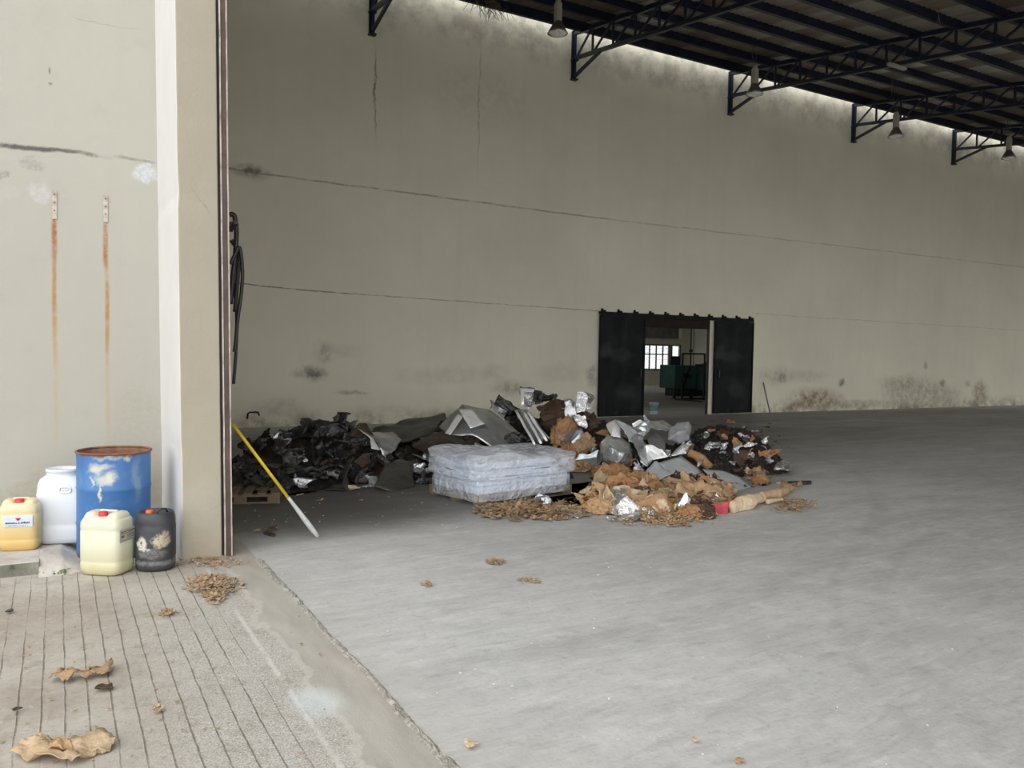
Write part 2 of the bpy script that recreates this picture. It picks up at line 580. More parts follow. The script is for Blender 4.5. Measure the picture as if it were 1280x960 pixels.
def struct(bm, name, mat, label, smooth=False):
    o = done(bm, name, mat, None, smooth)
    return tag(o, label, kind='structure')


OX0, OX1, OH = 15.0, at_y(887, 409, YW)[0], 2.78     # opening in the side wall
b = bmesh.new()
box(b, (1.2, YW, 0), (OX0, YW + .06, 11.4))
box(b, (OX1, YW, 0), (48, YW + .06, 11.4))
box(b, (OX0, YW, OH + .14), (OX1, YW + .06, 11.4))
struct(b, 'wall_left', MATS['side_wall'], 'tall stained grey plaster side wall of the warehouse')

b = bmesh.new()                                   # ceiling: corrugated sheets, low edge towards the yard
nx = int((48.2 - 1.0) / .05)
RY = [(18.74, 0), (10, 0), (0, 0), (-10, 0)]


def roof_z(y):
    return 11.02 - .148 * (19.17 - y)


rows = []
for i in range(nx + 1):
    x = 1.0 + i * .05
    dz = .012 * math.sin(x * 2 * math.pi / .20)
    rows.append([b.verts.new((x, y, roof_z(y) + .10 + dz)) for y, _ in RY])
for i in range(nx):
    for k in range(len(RY) - 1):
        b.faces.new((rows[i][k], rows[i + 1][k], rows[i + 1][k + 1], rows[i][k + 1]))
o = struct(b, 'ceiling', MATS['roof'], 'sloping corrugated sheet roof seen from below')
md = o.modifiers.new('thick', 'SOLIDIFY')
md.thickness = .006

b = bmesh.new()
box(b, (XF, -10, -.25), (48, YW, 0))
box(b, (9, YW, -.25), (36, YB, 0))
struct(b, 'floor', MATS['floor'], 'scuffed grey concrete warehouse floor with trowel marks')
b = bmesh.new()
box(b, (-60, -60, -.25), (XF, YL + .3, -.002))
box(b, (XF, -60, -.25), (90, -10, -.002))
box(b, (48, -22, -.25), (90, 60, -.002))
struct(b, 'floor_apron', MATS['apron'], 'grooved concrete apron outside the warehouse opening')
b = bmesh.new()
box(b, (-60, YL, -.2), (.885, YL + .25, 12.5))
o = struct(b, 'wall_yard', MATS['yard_wall'], 'cream yard wall with two long rust streaks')
for v in o.data.vertices:
    if v.co.x > 0:
        v.co.x += .05 - LEAN * v.co.z
b = bmesh.new()
box(b, (.92, YC, -.05), (1.245, YL + 1.5, 12.5), .012)
o = struct(b, 'wall_column', MATS['column'], 'square cream concrete column at the edge of the opening')
bmx = bmesh.new()
bmx.from_mesh(o.data)
bmesh.ops.subdivide_edges(bmx, edges=[e for e in bmx.edges if e.calc_length() > 3], cuts=90, use_grid_fill=True)
for v in bmx.verts:                                # chipped arrises
    if v.co.y < YC + .02:
        q = fbm((v.co.x * 3, 1.7, v.co.z), 3.1)
        v.co.y += max(0, q) * .012
        if v.co.x < 1:
            v.co.x += max(0, q) * .012
bmx.to_mesh(o.data)
bmx.free()
shear(o, LEAN)
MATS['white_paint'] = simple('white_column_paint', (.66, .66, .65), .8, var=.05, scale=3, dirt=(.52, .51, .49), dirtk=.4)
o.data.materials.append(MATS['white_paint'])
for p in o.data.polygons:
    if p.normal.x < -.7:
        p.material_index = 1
b = bmesh.new()                                    # facade: inner run behind the column, and over the opening
box(b, (.98, YL + 1.5, 0), (1.24, YW + .2, 12.5))
box(b, (.98, -10, 9.4), (1.24, YC, 12.5))
struct(b, 'wall_front', MATS['column'], 'front wall of the warehouse over the wide opening')
b = bmesh.new()
box(b, (48, -10, 9.0), (48.25, YW + .2, 12.5))
box(b, (48, -10, 0), (48.25, -6, 6.5))
box(b, (48, 8, 0), (48.25, YW + .2, 9))
box(b, (48, -6, 5), (48.25, 8, 9))
struct(b, 'wall_end', MATS['room_paint'], 'far end wall of the warehouse')
b = bmesh.new()
for k in range(8):  # unseen side, set close and left open to light the long wall
    box(b, (1 + k * 6.65, -10.25, 0), (1.4 + k * 6.65, -10, 6.7))
box(b, (1, -10.25, 6.1), (48, -10, 6.7))
struct(b, 'wall_right', MATS['room_paint'], 'unseen pillared side opposite the long wall, opened to admit light')

# threshold joint of broken concrete
b = bmesh.new()
N = 420
pr = None
for i in range(N + 1):
    y = -2.0 + (YC - .2 + 2.0) * i / N
    wob = .02 * fbm((0, y, 0), 1.3) + .008 * fbm((5, y, 0), 9)
    wd = .030 + .016 * fbm((9, y, 3), 2.5) + .012 * fbm((2, y, 3), 14)
    wd = max(wd, .012)
    ring = []
    for k in range(9):
        u = k / 8 * 2 - 1
        h = .012 * (1 - u * u) + .012 * fbm((u * 2, y * 9, 4), 1.6) * (1 - abs(u)) - .003
        ring.append(b.verts.new((XF + wob + u * wd, y, max(h, -.004))))
    if pr:
        for k in range(8):
            b.faces.new((pr[k], pr[k + 1], ring[k + 1], ring[k]))
    pr = ring
struct(b, 'trim_1', MATS['rubble'], 'crumbling expansion joint between apron and floor')

# plinth along the yard wall
b = bmesh.new()
NX, NY = 70, 60
gr = []
for i in range(NX + 1):
    x = -.135 + i / NX * 1.04
    row = []
    for j in range(NY + 1):
        y = 7.16 + j / NY * (YL - 7.16)
        e = max(0.0, min(1.0, (y - 7.18) / .30))
        z = (.10 - .095 * max(0, min(1, (x - .02) / .16))) * (e * e * (3 - 2 * e)) + .008 * fbm((x, y, 0), 6) + .004 * fbm((x, y, 3), 22)
        row.append(b.verts.new((x, y, z - .012 * (1 - e))))
    gr.append(row)
for i in range(NX):
    for j in range(NY):
        b.faces.new((gr[i][j], gr[i + 1][j], gr[i + 1][j + 1], gr[i][j + 1]))
struct(b, 'trim_2', MATS['plinth'], 'worn whitewashed plinth sloping down beside the blue drum', True)
b = bmesh.new()
box(b, (-3, 7.34, -.02), (-.13, YL, .10), .008)
o = struct(b, 'trim_3', MATS['plinth'], 'raised concrete kerb with mossy face below the yellow jerry can')
o.data.materials.append(MATS['kerb_face'])
for p in o.data.polygons:
    if p.normal.y < -.5 or p.normal.x > .5:
        p.material_index = 1

# steel door guides on the reveal
ch = empty('door_guide_channel', (1.245, YC + .03, 0), 'tall brown steel door guide with pale worn edges on the column', 'door guide')
for nm, x0, x1, y0, y1, m in (('gap_shade_strip', 0, .03, -.005, .05, 'dark_gap'), ('flange', .022, .032, -.03, .05, 'worn_edge'),  # first strip paints the dark gap next to the column
                              ('web', .032, .079, -.018, .06, 'brown_steel'), ('flange', .077, .086, -.034, .06, 'worn_edge')):
    b = bmesh.new()
    box(b, (x0, y0, 0.005), (x1, y1, 8.6))
    bmesh.ops.subdivide_edges(b, edges=[e for e in b.edges if e.calc_length() > 3], cuts=80)
    for v in b.verts:
        v.co.x += .0022 * fbm((x0, v.co.z, 1), 2.6) - LEAN * v.co.z
    done(b, nm, MATS[m], ch)

# ------------------------------------------------------------------ roof steel
TX = [6.74, 12.71, 18.73, 24.72, 30.72, 36.7]
SB = MATS['steel_blue']


def make_truss():
    t = empty('roof_truss', (0, YW, 0), '', 'truss')
    L = 15.0
    top = lambda s: 10.90 - .148 * s
    bot = lambda s: 10.20 - .131 * s
    b = bmesh.new()
    bar(b, (0, -.06, top(.06)), (0, -L, top(L)), .10, .10)
    bar(b, (0, -.06, top(.06) + .055), (0, -L, top(L) + .055), .16, .012)
    done(b, 'top_chord', SB, t)
    b = bmesh.new()
    bar(b, (0, -.1, bot(.1)), (0, -L, bot(L)), .10, .09)
    done(b, 'bottom_chord', SB, t)
    b = bmesh.new()
    box(b, (-.07, -.05, 9.62), (.07, -.005, 10.95))
    box(b, (-.02, -.14, 9.60), (.02, -.05, 10.95))
    box(b, (-.09, -.15, 9.58), (.09, -.004, 9.62))
    box(b, (-.09, -.15, 10.12), (.09, -.004, 10.16))
    done(b, 'wall_bracket', SB, t)
    b = bmesh.new()
    bar(b, (0, -.08, 9.68), (0, -1.35, bot(1.35) - .01), .07, .08)
    done(b, 'knee_brace', SB, t)
    s = .95
    i = 0
    prev = .12
    while s < L:
        b = bmesh.new()
        bar(b, (0, -s, bot(s)), (0, -s, top(s)), .05, .05, (1, 0, 0))
        done(b, 'web_post', SB, t)
        b = bmesh.new()
        bar(b, (0, -prev - .04, bot(prev + .04)), (0, -s + .04, top(s - .04)), .05, .045, (1, 0, 0))
        done(b, 'web_diagonal', SB, t)
        prev = s
        s += .93
    return t


tr = make_truss()
ORD = ['first', 'second', 'third', 'fourth', 'fifth', 'sixth']
tl = ['dark blue lattice roof truss whose bracket hangs over the rust drip, first from the column',
      'dark blue lattice roof truss, second from the column, its bracket above the wrapped stack',
      'dark blue lattice roof truss, third from the column, right above the open doorway',
      'dark blue lattice roof truss, fourth from the column',
      'dark blue lattice roof truss, fifth from the column, last bracket in view',
      'dark blue lattice roof truss beyond the fifth bracket, farthest from the column']
for i, x in enumerate(TX):
    o = tr if i == 0 else copy_tree(tr)
    o.location = (x, YW, 0)
    o['label'] = tl[i]
    o['group'] = 'roof trusses'
pn = ['first', 'second', 'third', 'fourth', 'fifth', 'sixth', 'seventh', 'eighth', 'ninth', 'tenth', 'eleventh', 'twelfth', 'thirteenth', 'fourteenth']
b = bmesh.new()
box(b, (0, -.03, -.075), (46.5, .03, .085))
box(b, (0, -.03, -.075), (46.5, .055, -.06))
pm = done(b, 'roof_purlin', SB)
for i in range(14):
    y = 18.66 - 1.155 * i
    o = pm if i == 0 else pm.copy()
    if i:
        COL.objects.link(o)
    o.location = (1.3, y, roof_z(y) + (-.04 if i == 0 else 0.0))
    if i == 0:
        o.scale = (1, 1.3, 1.5)
    tag(o, ('dark blue eave purlin running along the bright gap at the wall top' if i == 0 else
            'dark blue roof purlin, %s in from the bright gap at the wall' % pn[i]), 'purlin', 'roof purlins')

# high-bay lamps
MATS['lamp_body'] = simple('grey_lamp_housing', (.42, .40, .34), .5, .2, var=.1)
MATS['reflector'] = simple('dull_reflector', (.30, .28, .25), .35, .8, var=.15)


def lens():
    t = NT('lamp_glass')
    t.set((.92, .92, .90), t.rng(t.noise(9, 3), .35, .6, .1, .3), .25)
    t.bump(t.noise(6, 2), .9, .05)
    return t.m


MATS['lens'] = lens()
MATS['wire'] = simple('grey_wire', (.10, .10, .10), .6)


def make_lamp():
    t = empty('bay_lamp', (0, 0, 0), '', 'lamp')
    b = bmesh.new()
    lathe(b, [(.075, .28), (.10, .24), (.20, .06), (.235, 0), (.228, .0), (.19, .06), (.09, .24)], 32)
    done(b, 'reflector', MATS['reflector'], t, True)
    b = bmesh.new()
    lathe(b, [(.0005, -.05), (.10, -.045), (.17, -.02), (.215, .012), (.20, .03)], 28)
    done(b, 'lens', MATS['lens'], t, True)
    b = bmesh.new()
    box(b, (-.07, -.07, .27), (.07, .07, .68), .012)
    box(b, (-.05, -.05, .66), (.05, .05, .74), .01)
    done(b, 'ballast_housing', MATS['lamp_body'], t)
    b = bmesh.new()
    top = 1.32
    tube(b, [(.03, 0, .72), (.035, 0, 1.0), (.03, 0, top)], .008, 6)
    tube(b, [(-.03, 0, .72), (-.05, .02, .9), (-.10, .03, 1.05), (-.09, .02, top)], .007, 6)
    done(b, 'hanging_cable', MATS['wire'], t)
    return t


lp = make_lamp()
for i, (px, py, lb) in enumerate(((697, 42, 'grey high-bay lamp hanging just left of the second truss bracket'),
                                  (943, 118, 'grey high-bay lamp hanging beside the third truss bracket'),
                                  (1119.5, 171, 'grey high-bay lamp hanging right of the fourth truss bracket'),
                                  (1260.5, 198, 'grey high-bay lamp hanging near the fifth truss bracket, nearest the frame edge'))):
    o = lp if i == 0 else copy_tree(lp)
    q = at_y(px, py, 15.6)
    o.location = (q[0], 15.6, q[2])
    tag(o, lb, 'lamp', 'high-bay lamps')
# empty lamp hook further in and a batten fitting
b = bmesh.new()
q = at_y(1173, 27, 11.5)
tube(b, [(0, 0, .9), (0, 0, .12), (.05, 0, .03), (.07, 0, -.04), (.02, 0, -.08)], .008, 6)
tube(b, [(0, 0, .12), (-.04, 0, .03), (-.06, 0, -.05)], .006, 6)
o = done(b, 'hanging_hook', MATS['wire'], None, True, (q[0], q[1], q[2]))
tag(o, 'bare wire hook hanging from the roof without a lamp', 'hook')
q = at_y(1121, 83, 13.2)
e = empty('batten_light', (q[0], q[1], q[2]), 'short pale batten light fixed under the fourth roof bay', 'lamp')
b = bmesh.new()
box(b, (-.35, -.05, -.04), (.35, .05, .04), .015)
done(b, 'housing', MATS['lamp_body'], e)
b = bmesh.new()
tube(b, [(0, 0, -.04), (-.1, 0, -.12), (-.16, 0, -.25), (-.17, 0, -.8)], .007, 6)
tube(b, [(.3, 0, .03), (.3, 0, .55)], .007, 6)
tube(b, [(-.3, 0, .03), (-.3, 0, .55)], .007, 6)
done(b, 'cable', MATS['wire'], e)

# straw hanging from the eave
MATS['straw'] = simple('dry_straw', (.23, .17, .10), .9, var=.4, scale=20)


def straw_tuft(loc, n, ln, label, seed, rad=.006):
    rr = random.Random(seed)
    b = bmesh.new()
    for _ in range(n):
        x, y = rr.gauss(0, .28), rr.gauss(0, .05)
        l = rr.uniform(.3, 1) * ln
        p0 = Vector((x, y, rr.uniform(-.02, .1)))
        d = Vector((rr.gauss(0, .6), rr.gauss(0, .3), -abs(rr.gauss(.6, .5)))).normalized() * l
        tube(b, [p0, p0 + d * .5 + Vector((rr.gauss(0, .04), 0, 0)), p0 + d + Vector((rr.gauss(0, .08), 0, -.03))], rad, 4)
    o = done(b, 'straw_nest', MATS['straw'], None, False, loc)
    tag(o, label, 'nest', kind='stuff')
    return o


q = at_y(613, 4, 18.7)
straw_tuft((q[0], 18.66, roof_z(18.7) - .06), 90, .5, 'ragged straw nest stuffed along the dark eave purlin', 3)
q = at_y(307, 0, 13.0)

# ------------------------------------------------------------------ sliding doors
DM = MATS['door']
dt = empty('door_track', (13.7, YW - .09, 3.08), 'dark steel sliding-door track with stub brackets over the doorway', 'door track')
b = bmesh.new()
box(b, (0.05, -.05, -.04), (6.28, .03, .035), .006)
box(b, (0.05, -.05, -.075), (6.28, -.04, -.04))
done(b, 'rail', DM, dt)
for k in range(11):
    b = bmesh.new()
    x = .2 + k * .6
    box(b, (x - .05, -.06, .02), (x + .05, .088, .08), .008)
    box(b, (x - .03, .05, .05), (x + .03, .088, .13))
    done(b, 'bracket', DM, dt)


def sliding_door(x0, x1, label, dents):
    o_ = empty('sliding_door', (x0, YW - .09, .03), label, 'door', 'sliding doors')
    W, H = x1 - x0, 2.97
    b = bmesh.new()
    n1, n2 = 40, 60
    g = []
    for i in range(n1 + 1):
        row = []
        for j in range(n2 + 1):
            x, z = W * i / n1, H * j / n2
            y = -.03 - .012 * fbm((x0 + x, 0, z), .9)
            for (dx, dz, r, k) in dents:
                y += k * math.exp(-(((x - dx) / r) ** 2 + ((z - dz) / (r * .8)) ** 2))
            row.append(b.verts.new((x, y, z)))
        g.append(row)
    for i in range(n1):
        for j in range(n2):
            b.faces.new((g[i][j], g[i + 1][j], g[i + 1][j + 1], g[i][j + 1]))
    pn_ = done(b, 'panel', DM, o_, True)
    md = pn_.modifiers.new('t', 'SOLIDIFY')
    md.thickness = .02
    b = bmesh.new()
    for (a, c) in (((-.02, -.05, 0), (.03, .035, H)), ((W - .03, -.05, 0), (W + .02, .035, H)), ((0, -.05, 0), (W, .035, .05)), ((0, -.05, H - .05), (W, .035, H))):
        box(b, a, c)
    done(b, 'frame', DM, o_)
    for xx in (.25, W - .25):
        b = bmesh.new()
        box(b, (xx - .06, -.02, H - .06), (xx + .06, .01, H + .05), .005)
        done(b, 'hanger', DM, o_)
    b = bmesh.new()
    hx = W - .14 if x0 < 15 else .14
    tube(b, [(hx, -.04, 1.15), (hx, -.09, 1.17), (hx, -.09, 1.38), (hx, -.04, 1.40)], .012, 8)
    done(b, 'handle', MATS['wire'], o_, True)
    return o_


sliding_door(13.80, 15.42, 'black sliding door left of the doorway, dented and glossy', [(.75, 1.75, .35, .05), (.9, .75, .4, .05), (.3, 1.9, .3, -.04)])
sliding_door(18.32, 19.97, 'matt black sliding door right of the doorway', [(.8, 1.6, .6, .02)])
b = bmesh.new()
box(b, (OX0, YW - .012, OH - .06), (OX1, YW + .055, OH + .26))
struct(b, 'door_1', MATS['lintel'], 'rusty brown lintel beam across the doorway')
b = bmesh.new()
box(b, (OX1 - .05, YW - .01, 0), (OX1 + .002, YW + .062, OH))
struct(b, 'trim_4', MATS['frame_black'], 'dark steel jamb on the right of the doorway')
b = bmesh.new()
box(b, (OX1 + .003, YW - .02, 0), (OX1 + .30, YW + .0, 3.0), .004)
struct(b, 'trim_5', MATS['jamb_paint'], 'pale painted strip of wall between doorway and right door')

# ------------------------------------------------------------------ room beyond the doorway
WX0, WX1, WZ0, WZ1 = 26.6, 30.45, 1.08, 2.50
W2X0, W2X1, W2Z0, W2Z1 = 30.58, 31.24, 1.80, 2.50
RX = 31.95
b = bmesh.new()
box(b, (9, YB, 0), (WX0, YB + .2, 6))
box(b, (WX0, YB, 0), (WX1, YB + .2, WZ0))
box(b, (WX0, YB, WZ1), (W2X1, YB + .2, 6))
box(b, (WX1, YB, 0), (W2X0, YB + .2, WZ1))
box(b, (W2X0, YB, 0), (W2X1, YB + .2, W2Z0))
box(b, (W2X1, YB, 0), (36, YB + .2, 6))
struct(b, 'wall_back', MATS['room_paint'], 'cream back wall of the next room')
b = bmesh.new()
box(b, (RX, 30.5, 0), (36, YB, 6))
struct(b, 'wall_recess', MATS['room_paint'], 'cream return wall on the right of the next room')
b = bmesh.new()
box(b, (35.8, YW + .2, 0), (36, YB, 6))
box(b, (9, YW + .2, 0), (9.2, YB, 1.0))
box(b, (9, YW + .2, 3.2), (9.2, YB, 6))  # open band in this unseen wall lets extra light into the room
struct(b, 'wall_room', MATS['room_paint'], 'side walls of the next room')
b = bmesh.new()
box(b, (9, YW + .2, 5.2), (25.5, YB + .2, 5.3))
box(b, (26.1, YW + .2, 5.2), (36, YB + .2, 5.3))  # unseen slot between the slabs, added to light the room
struct(b, 'ceiling_room', MATS['room_paint'], 'flat ceiling of the next room')
MATS['cladding'] = simple('grey_cladding', (.22, .22, .22), .5, .3, var=.2, scale=3)
b = bmesh.new()
xx = 26.6
k = 0
while xx < 31.0:
    box(b, (xx, YB - .06 - (.04 if k % 2 else 0), 2.86), (xx + .1, YB - .002, 4.4))
    xx += .1
    k += 1
struct(b, 'trim_6', MATS['cladding'], 'grey ribbed cladding above the far window')
b = bmesh.new()
box(b, (31.05, YB - .13, 2.86), (31.2, YB - .002, 4.4))
box(b, (26.6, YB - .25, 0), (30.5, YB - .002, .2))  # white strip standing in for light leaking in along the wall foot
struct(b, 'post_and_light_strip', MATS['white_post_strip'], 'white post, and white strip standing for light at the far wall foot')
MATS['frame_dark'] = simple('dark_window_frame', (.03, .035, .04), .5)


def glass():
    t = NT('hazy_louvre_glass')
    t.set((.62, .72, .76), .35, 0)
    t.b.inputs['Transmission Weight'].default_value = .6
    t.b.inputs['IOR'].default_value = 1.05
    return t.m


MATS['glass'] = glass()


def window(name, x0, x1, z0, z1, cols, rows, zt, label):
    o_ = bpy.data.objects.new(name, None)
    COL.objects.link(o_)
    o_.location = (x0, YB + .05, z0)
    tag(o_, label, kind='structure')
    W, H = x1 - x0, z1 - z0
    b = bmesh.new()
    for a, c in (((-.02, -.07, 0), (.05, .05, H)), ((W - .05, -.07, 0), (W + .02, .05, H)), ((0, -.07, -.02), (W, .05, .045)), ((0, -.07, H - .045), (W, .05, H + .02))):
        box(b, a, c)
    for i in range(1, cols):
        x = W * i / cols
        box(b, (x - .02, -.05, 0), (x + .02, .04, H))
    if zt:
        box(b, (0, -.05, zt - .025), (W, .04, zt + .025))
    done(b, 'window_frame', MATS['frame_dark'], o_)
    b = bmesh.new()
    n = rows
    for i in range(n):
        z = H * (i + .5) / n
        bar(b, (0.03, 0, z), (W - .03, 0, z), H / n * .97, .006, (0, .25, 1))
    done(b, 'louvre_panes', MATS['glass'], o_)
    b = bmesh.new()
    for i in range(1, n):
        z = H * i / n
        box(b, (.03, -.012, z - .008), (W - .03, .012, z + .008))
    done(b, 'louvre_clips', MATS['frame_dark'], o_)
    return o_


window('window_1', WX0, WX1, WZ0, WZ1, 8, 11, .88, 'bright louvred window in the far wall beyond the doorway')
window('window_2', W2X0, W2X1, W2Z0, W2Z1, 1, 5, 0, 'small louvred window beside the large far window')

# pipes in the corner
pe = empty('wall_pipe', (RX + .28, 30.42, 0), 'dark vertical pipe with valve in the corner of the next room', 'pipe')
b = bmesh.new()
q = at_y(863.5, 440, 30.42)
tube(b, [(q[0] - RX - .28, 0, .05), (q[0] - RX - .28, 0, 5.1)], .035, 10)
done(b, 'pipe', MATS['frame_dark'], pe, True)
b = bmesh.new()
tube(b, [(q[0] - RX - .28 - .07, 0, 2.15), (q[0] - RX - .28 + .07, 0, 2.15)], .07, 10)
done(b, 'valve', MATS['frame_dark'], pe, True)
b = bmesh.new()
tube(b, [(0, 0, .05), (0, 0, 5.1)], .018, 8)
o = done(b, 'conduit', MATS['frame_dark'], None, True)
q = at_y(867.5, 440, 30.42)
o.location = (q[0], 30.44, 0)
tag(o, 'thin dark conduit beside the thicker pipe in the next room', 'pipe')

# machine
MATS['green_paint'] = simple('dark_green_machine_paint', (.015, .075, .066), .45, .1, var=.3, scale=3, dirt=(.02, .02, .02), dirtk=.7)
MATS['blue_sheet'] = simple('navy_sheet', (.008, .014, .05), .5, var=.2)
MATS['black_metal'] = simple('black_machine_steel', (.012, .012, .013), .5, .3, var=.3)
mc = empty('machine', (23.25, 26.6, 0), 'dark green machine cabinet standing beyond the doorway', 'machine')
b = bmesh.new()
box(b, (0.0, 0, .45), (1.25, 1.0, 1.47), .02)
done(b, 'cabinet', MATS['green_paint'], mc)
b = bmesh.new()
box(b, (1.3, -.3, .38), (2.1, 1.0, 1.40), .02)
done(b, 'cabinet', MATS['green_paint'], mc)
b = bmesh.new()
box(b, (2.1, -.6, .18), (3.3, 1.0, 1.42), .02)
done(b, 'cabinet', MATS['green_paint'], mc)
b = bmesh.new()
box(b, (.25, .1, .1), (3.2, .9, .46))
done(b, 'base', MATS['black_metal'], mc)
for x in (.02, .98):
    b = bmesh.new()
    box(b, (x, .02, 0), (x + .1, .12, .5))
    done(b, 'leg', MATS['black_metal'], mc)
b = bmesh.new()
bar(b, (.85, -.03, 1.40), (.45, -.03, .42), .12, .03, (0, 1, 0))
bar(b, (.5, -.03, 1.05), (.95, -.03, .95), .16, .03, (0, 1, 0))
done(b, 'drive_arm', MATS['black_metal'], mc)
b = bmesh.new()
rr = random.Random(5)
for k in range(9):
    x = 1.6 + k * .19
    h = .1 + .22 * math.exp(-((k - 5) / 2.2) ** 2)
    box(b, (x, .0, 1.40), (x + .16, .5, 1.42 + h), .02)
tube(b, [(1.5, 0, 1.44), (1.9, -.05, 1.6), (2.3, -.05, 1.7), (2.6, 0, 1.66)], .03, 8)
done(b, 'gear_block', MATS['black_metal'], mc)
b = bmesh.new()
box(b, (0, 0, 0), (.56, .03, .42), .004)
o = done(b, 'panel_sheet', MATS['blue_sheet'])
q = at_y(839.5, 458, 27.2)
o.location = (q[0], 27.25, 1.43)
tag(o, 'navy blue sheet standing on the machine below the small window', 'sheet')
fr = empty('steel_frame', (22.95, 25.6, 0), 'open black steel frame standing in front of the machine', 'frame')
q0, q1 = at_y(853.5, 443, 25.6), at_y(881, 443, 25.6)
W = q1[0] - q0[0]
fr.location = (q0[0], 25.6, 0)
for nm, p, q, r in (('post', (0, 0, 0), (0, 0, 1.98), .03), ('post', (W, 0, 0), (W, 0, 1.98), .03), ('top_bar', (0, 0, 1.97), (W, 0, 1.97), .035),
                    ('shelf_bar', (0, 0, 1.18), (W + .2, 0, 1.18), .02), ('foot_bar', (0, 0, .05), (W + .2, 0, .05), .025),
                    ('foot', (0, -1.2, .03), (0, .4, .03), .025)):
    b = bmesh.new()
    bar(b, p, q, r * 2, r * 2)
    done(b, nm, MATS['black_metal'] if nm != 'shelf_bar' else MATS['green_paint'], fr)
# bucket
MATS['bucket'] = simple('pale_plastic_pail', (.38, .40, .40), .5, var=.1, dirt=(.3, .28, .25))
MATS['bucket_band'] = simple('teal_print_band', (.08, .18, .18), .5, var=.45, scale=14)
q = at_z(817, 518)
bk = empty('bucket', (q[0], q[1], 0), 'pale plastic pail with teal printed band in the doorway', 'bucket')
b = bmesh.new()
lathe(b, [(.001, .01), (.125, .01), (.13, .02), (.15, .36), (.155, .36), (.155, .375), (.145, .375), (.125, .03), (.001, .03)], 28)
done(b, 'body', MATS['bucket'], bk, True)
b = bmesh.new()
lathe(b, [(.1375, .12), (.1485, .30)], 28)
done(b, 'print_band', MATS['bucket_band'], bk, True)
b = bmesh.new()
tube(b, [(.157 * math.cos(a), .157 * math.sin(a) * .3 - .14, .33 - .16 * abs(math.sin(a))) for a in [math.pi * k / 12 for k in range(13)]], .004, 6)
done(b, 'handle', MATS['wire'], bk, True)

# leaning stick, wall handle
p, q = at_y(954, 478, YW - .03), at_z(962.5, 516.6, .012)
b = bmesh.new()
tube(b, [(0, 0, 0), tuple(np.array(p) - np.array(q))], .018, 8)
o = done(b, 'stick', MATS['wire'], None, True, tuple(q))
tag(o, 'thin dark stick leaning on the wall right of the doors', 'stick')
b = bmesh.new()
a0 = at_y(309, 525, YW)
tube(b, [(0, 0, -.12), (.0, -.07, 0), (.04, -.07, .03), (.2, -.07, .035), (.24, -.07, 0), (.26, -.07, -.05)], .018, 8)
tube(b, [(.24, -.07, .02), (.24, .0, .02)], .018, 8)
o = done(b, 'bent_hook', MATS['black_metal'], None, True, (a0[0], YW - .004, .33))
tag(o, 'black bent metal handle low on the side wall behind the column', 'handle')

# coil of hose behind the guide
MATS['hose'] = simple('black_hose_rubber', (.014, .014, .016), .45, var=.2)
hc = empty('hose_coil', (1.44, 7.62, 2.9), 'black hose coil hanging on the inner side of the door guide', 'hose')
HO = Vector(hc.location)
for nm, path, Yh, r in (('loop', ((287, 268), (293, 270), (295.5, 290), (294, 320), (291, 345), (288, 380)), 7.70, .022), ('loop', ((288, 330), (294, 318), (299, 309), (302, 325), (303, 345), (301, 372), (297, 400), (295, 425), (293, 440)), 7.66, .017),
                        ('loop', ((289, 300), (296, 310), (299, 318), (298, 335), (296, 360), (294, 390)), 7.74, .020), ('tail', ((291, 350), (295, 380), (296, 410), (295, 440), (292, 480)), 7.80, .015)):
    b = bmesh.new()
    P = [Vector(at_y(x, y, Yh)) - HO for x, y in path]
    Q = []
    for i in range(len(P) - 1):
        p0, p1, p2, p3 = P[max(i - 1, 0)], P[i], P[i + 1], P[min(i + 2, len(P) - 1)]
        for k in range(6):
            t = k / 6
            Q.append(.5 * ((2 * p1) + (p2 - p0) * t + (2 * p0 - 5 * p1 + 4 * p2 - p3) * t * t + (3 * p1 - p0 - 3 * p2 + p3) * t ** 3))
    Q.append(P[-1])
    tube(b, Q, r, 10)
    done(b, nm, MATS['hose'], hc, True)
b = bmesh.new()
bar(b, (-.09, -.36, .02), (-.05, .10, .02), .03, .03)
bar(b, (-.05, .10, -.0), (-.05, .10, .09), .03, .03)
done(b, 'hook', MATS['black_metal'], hc)

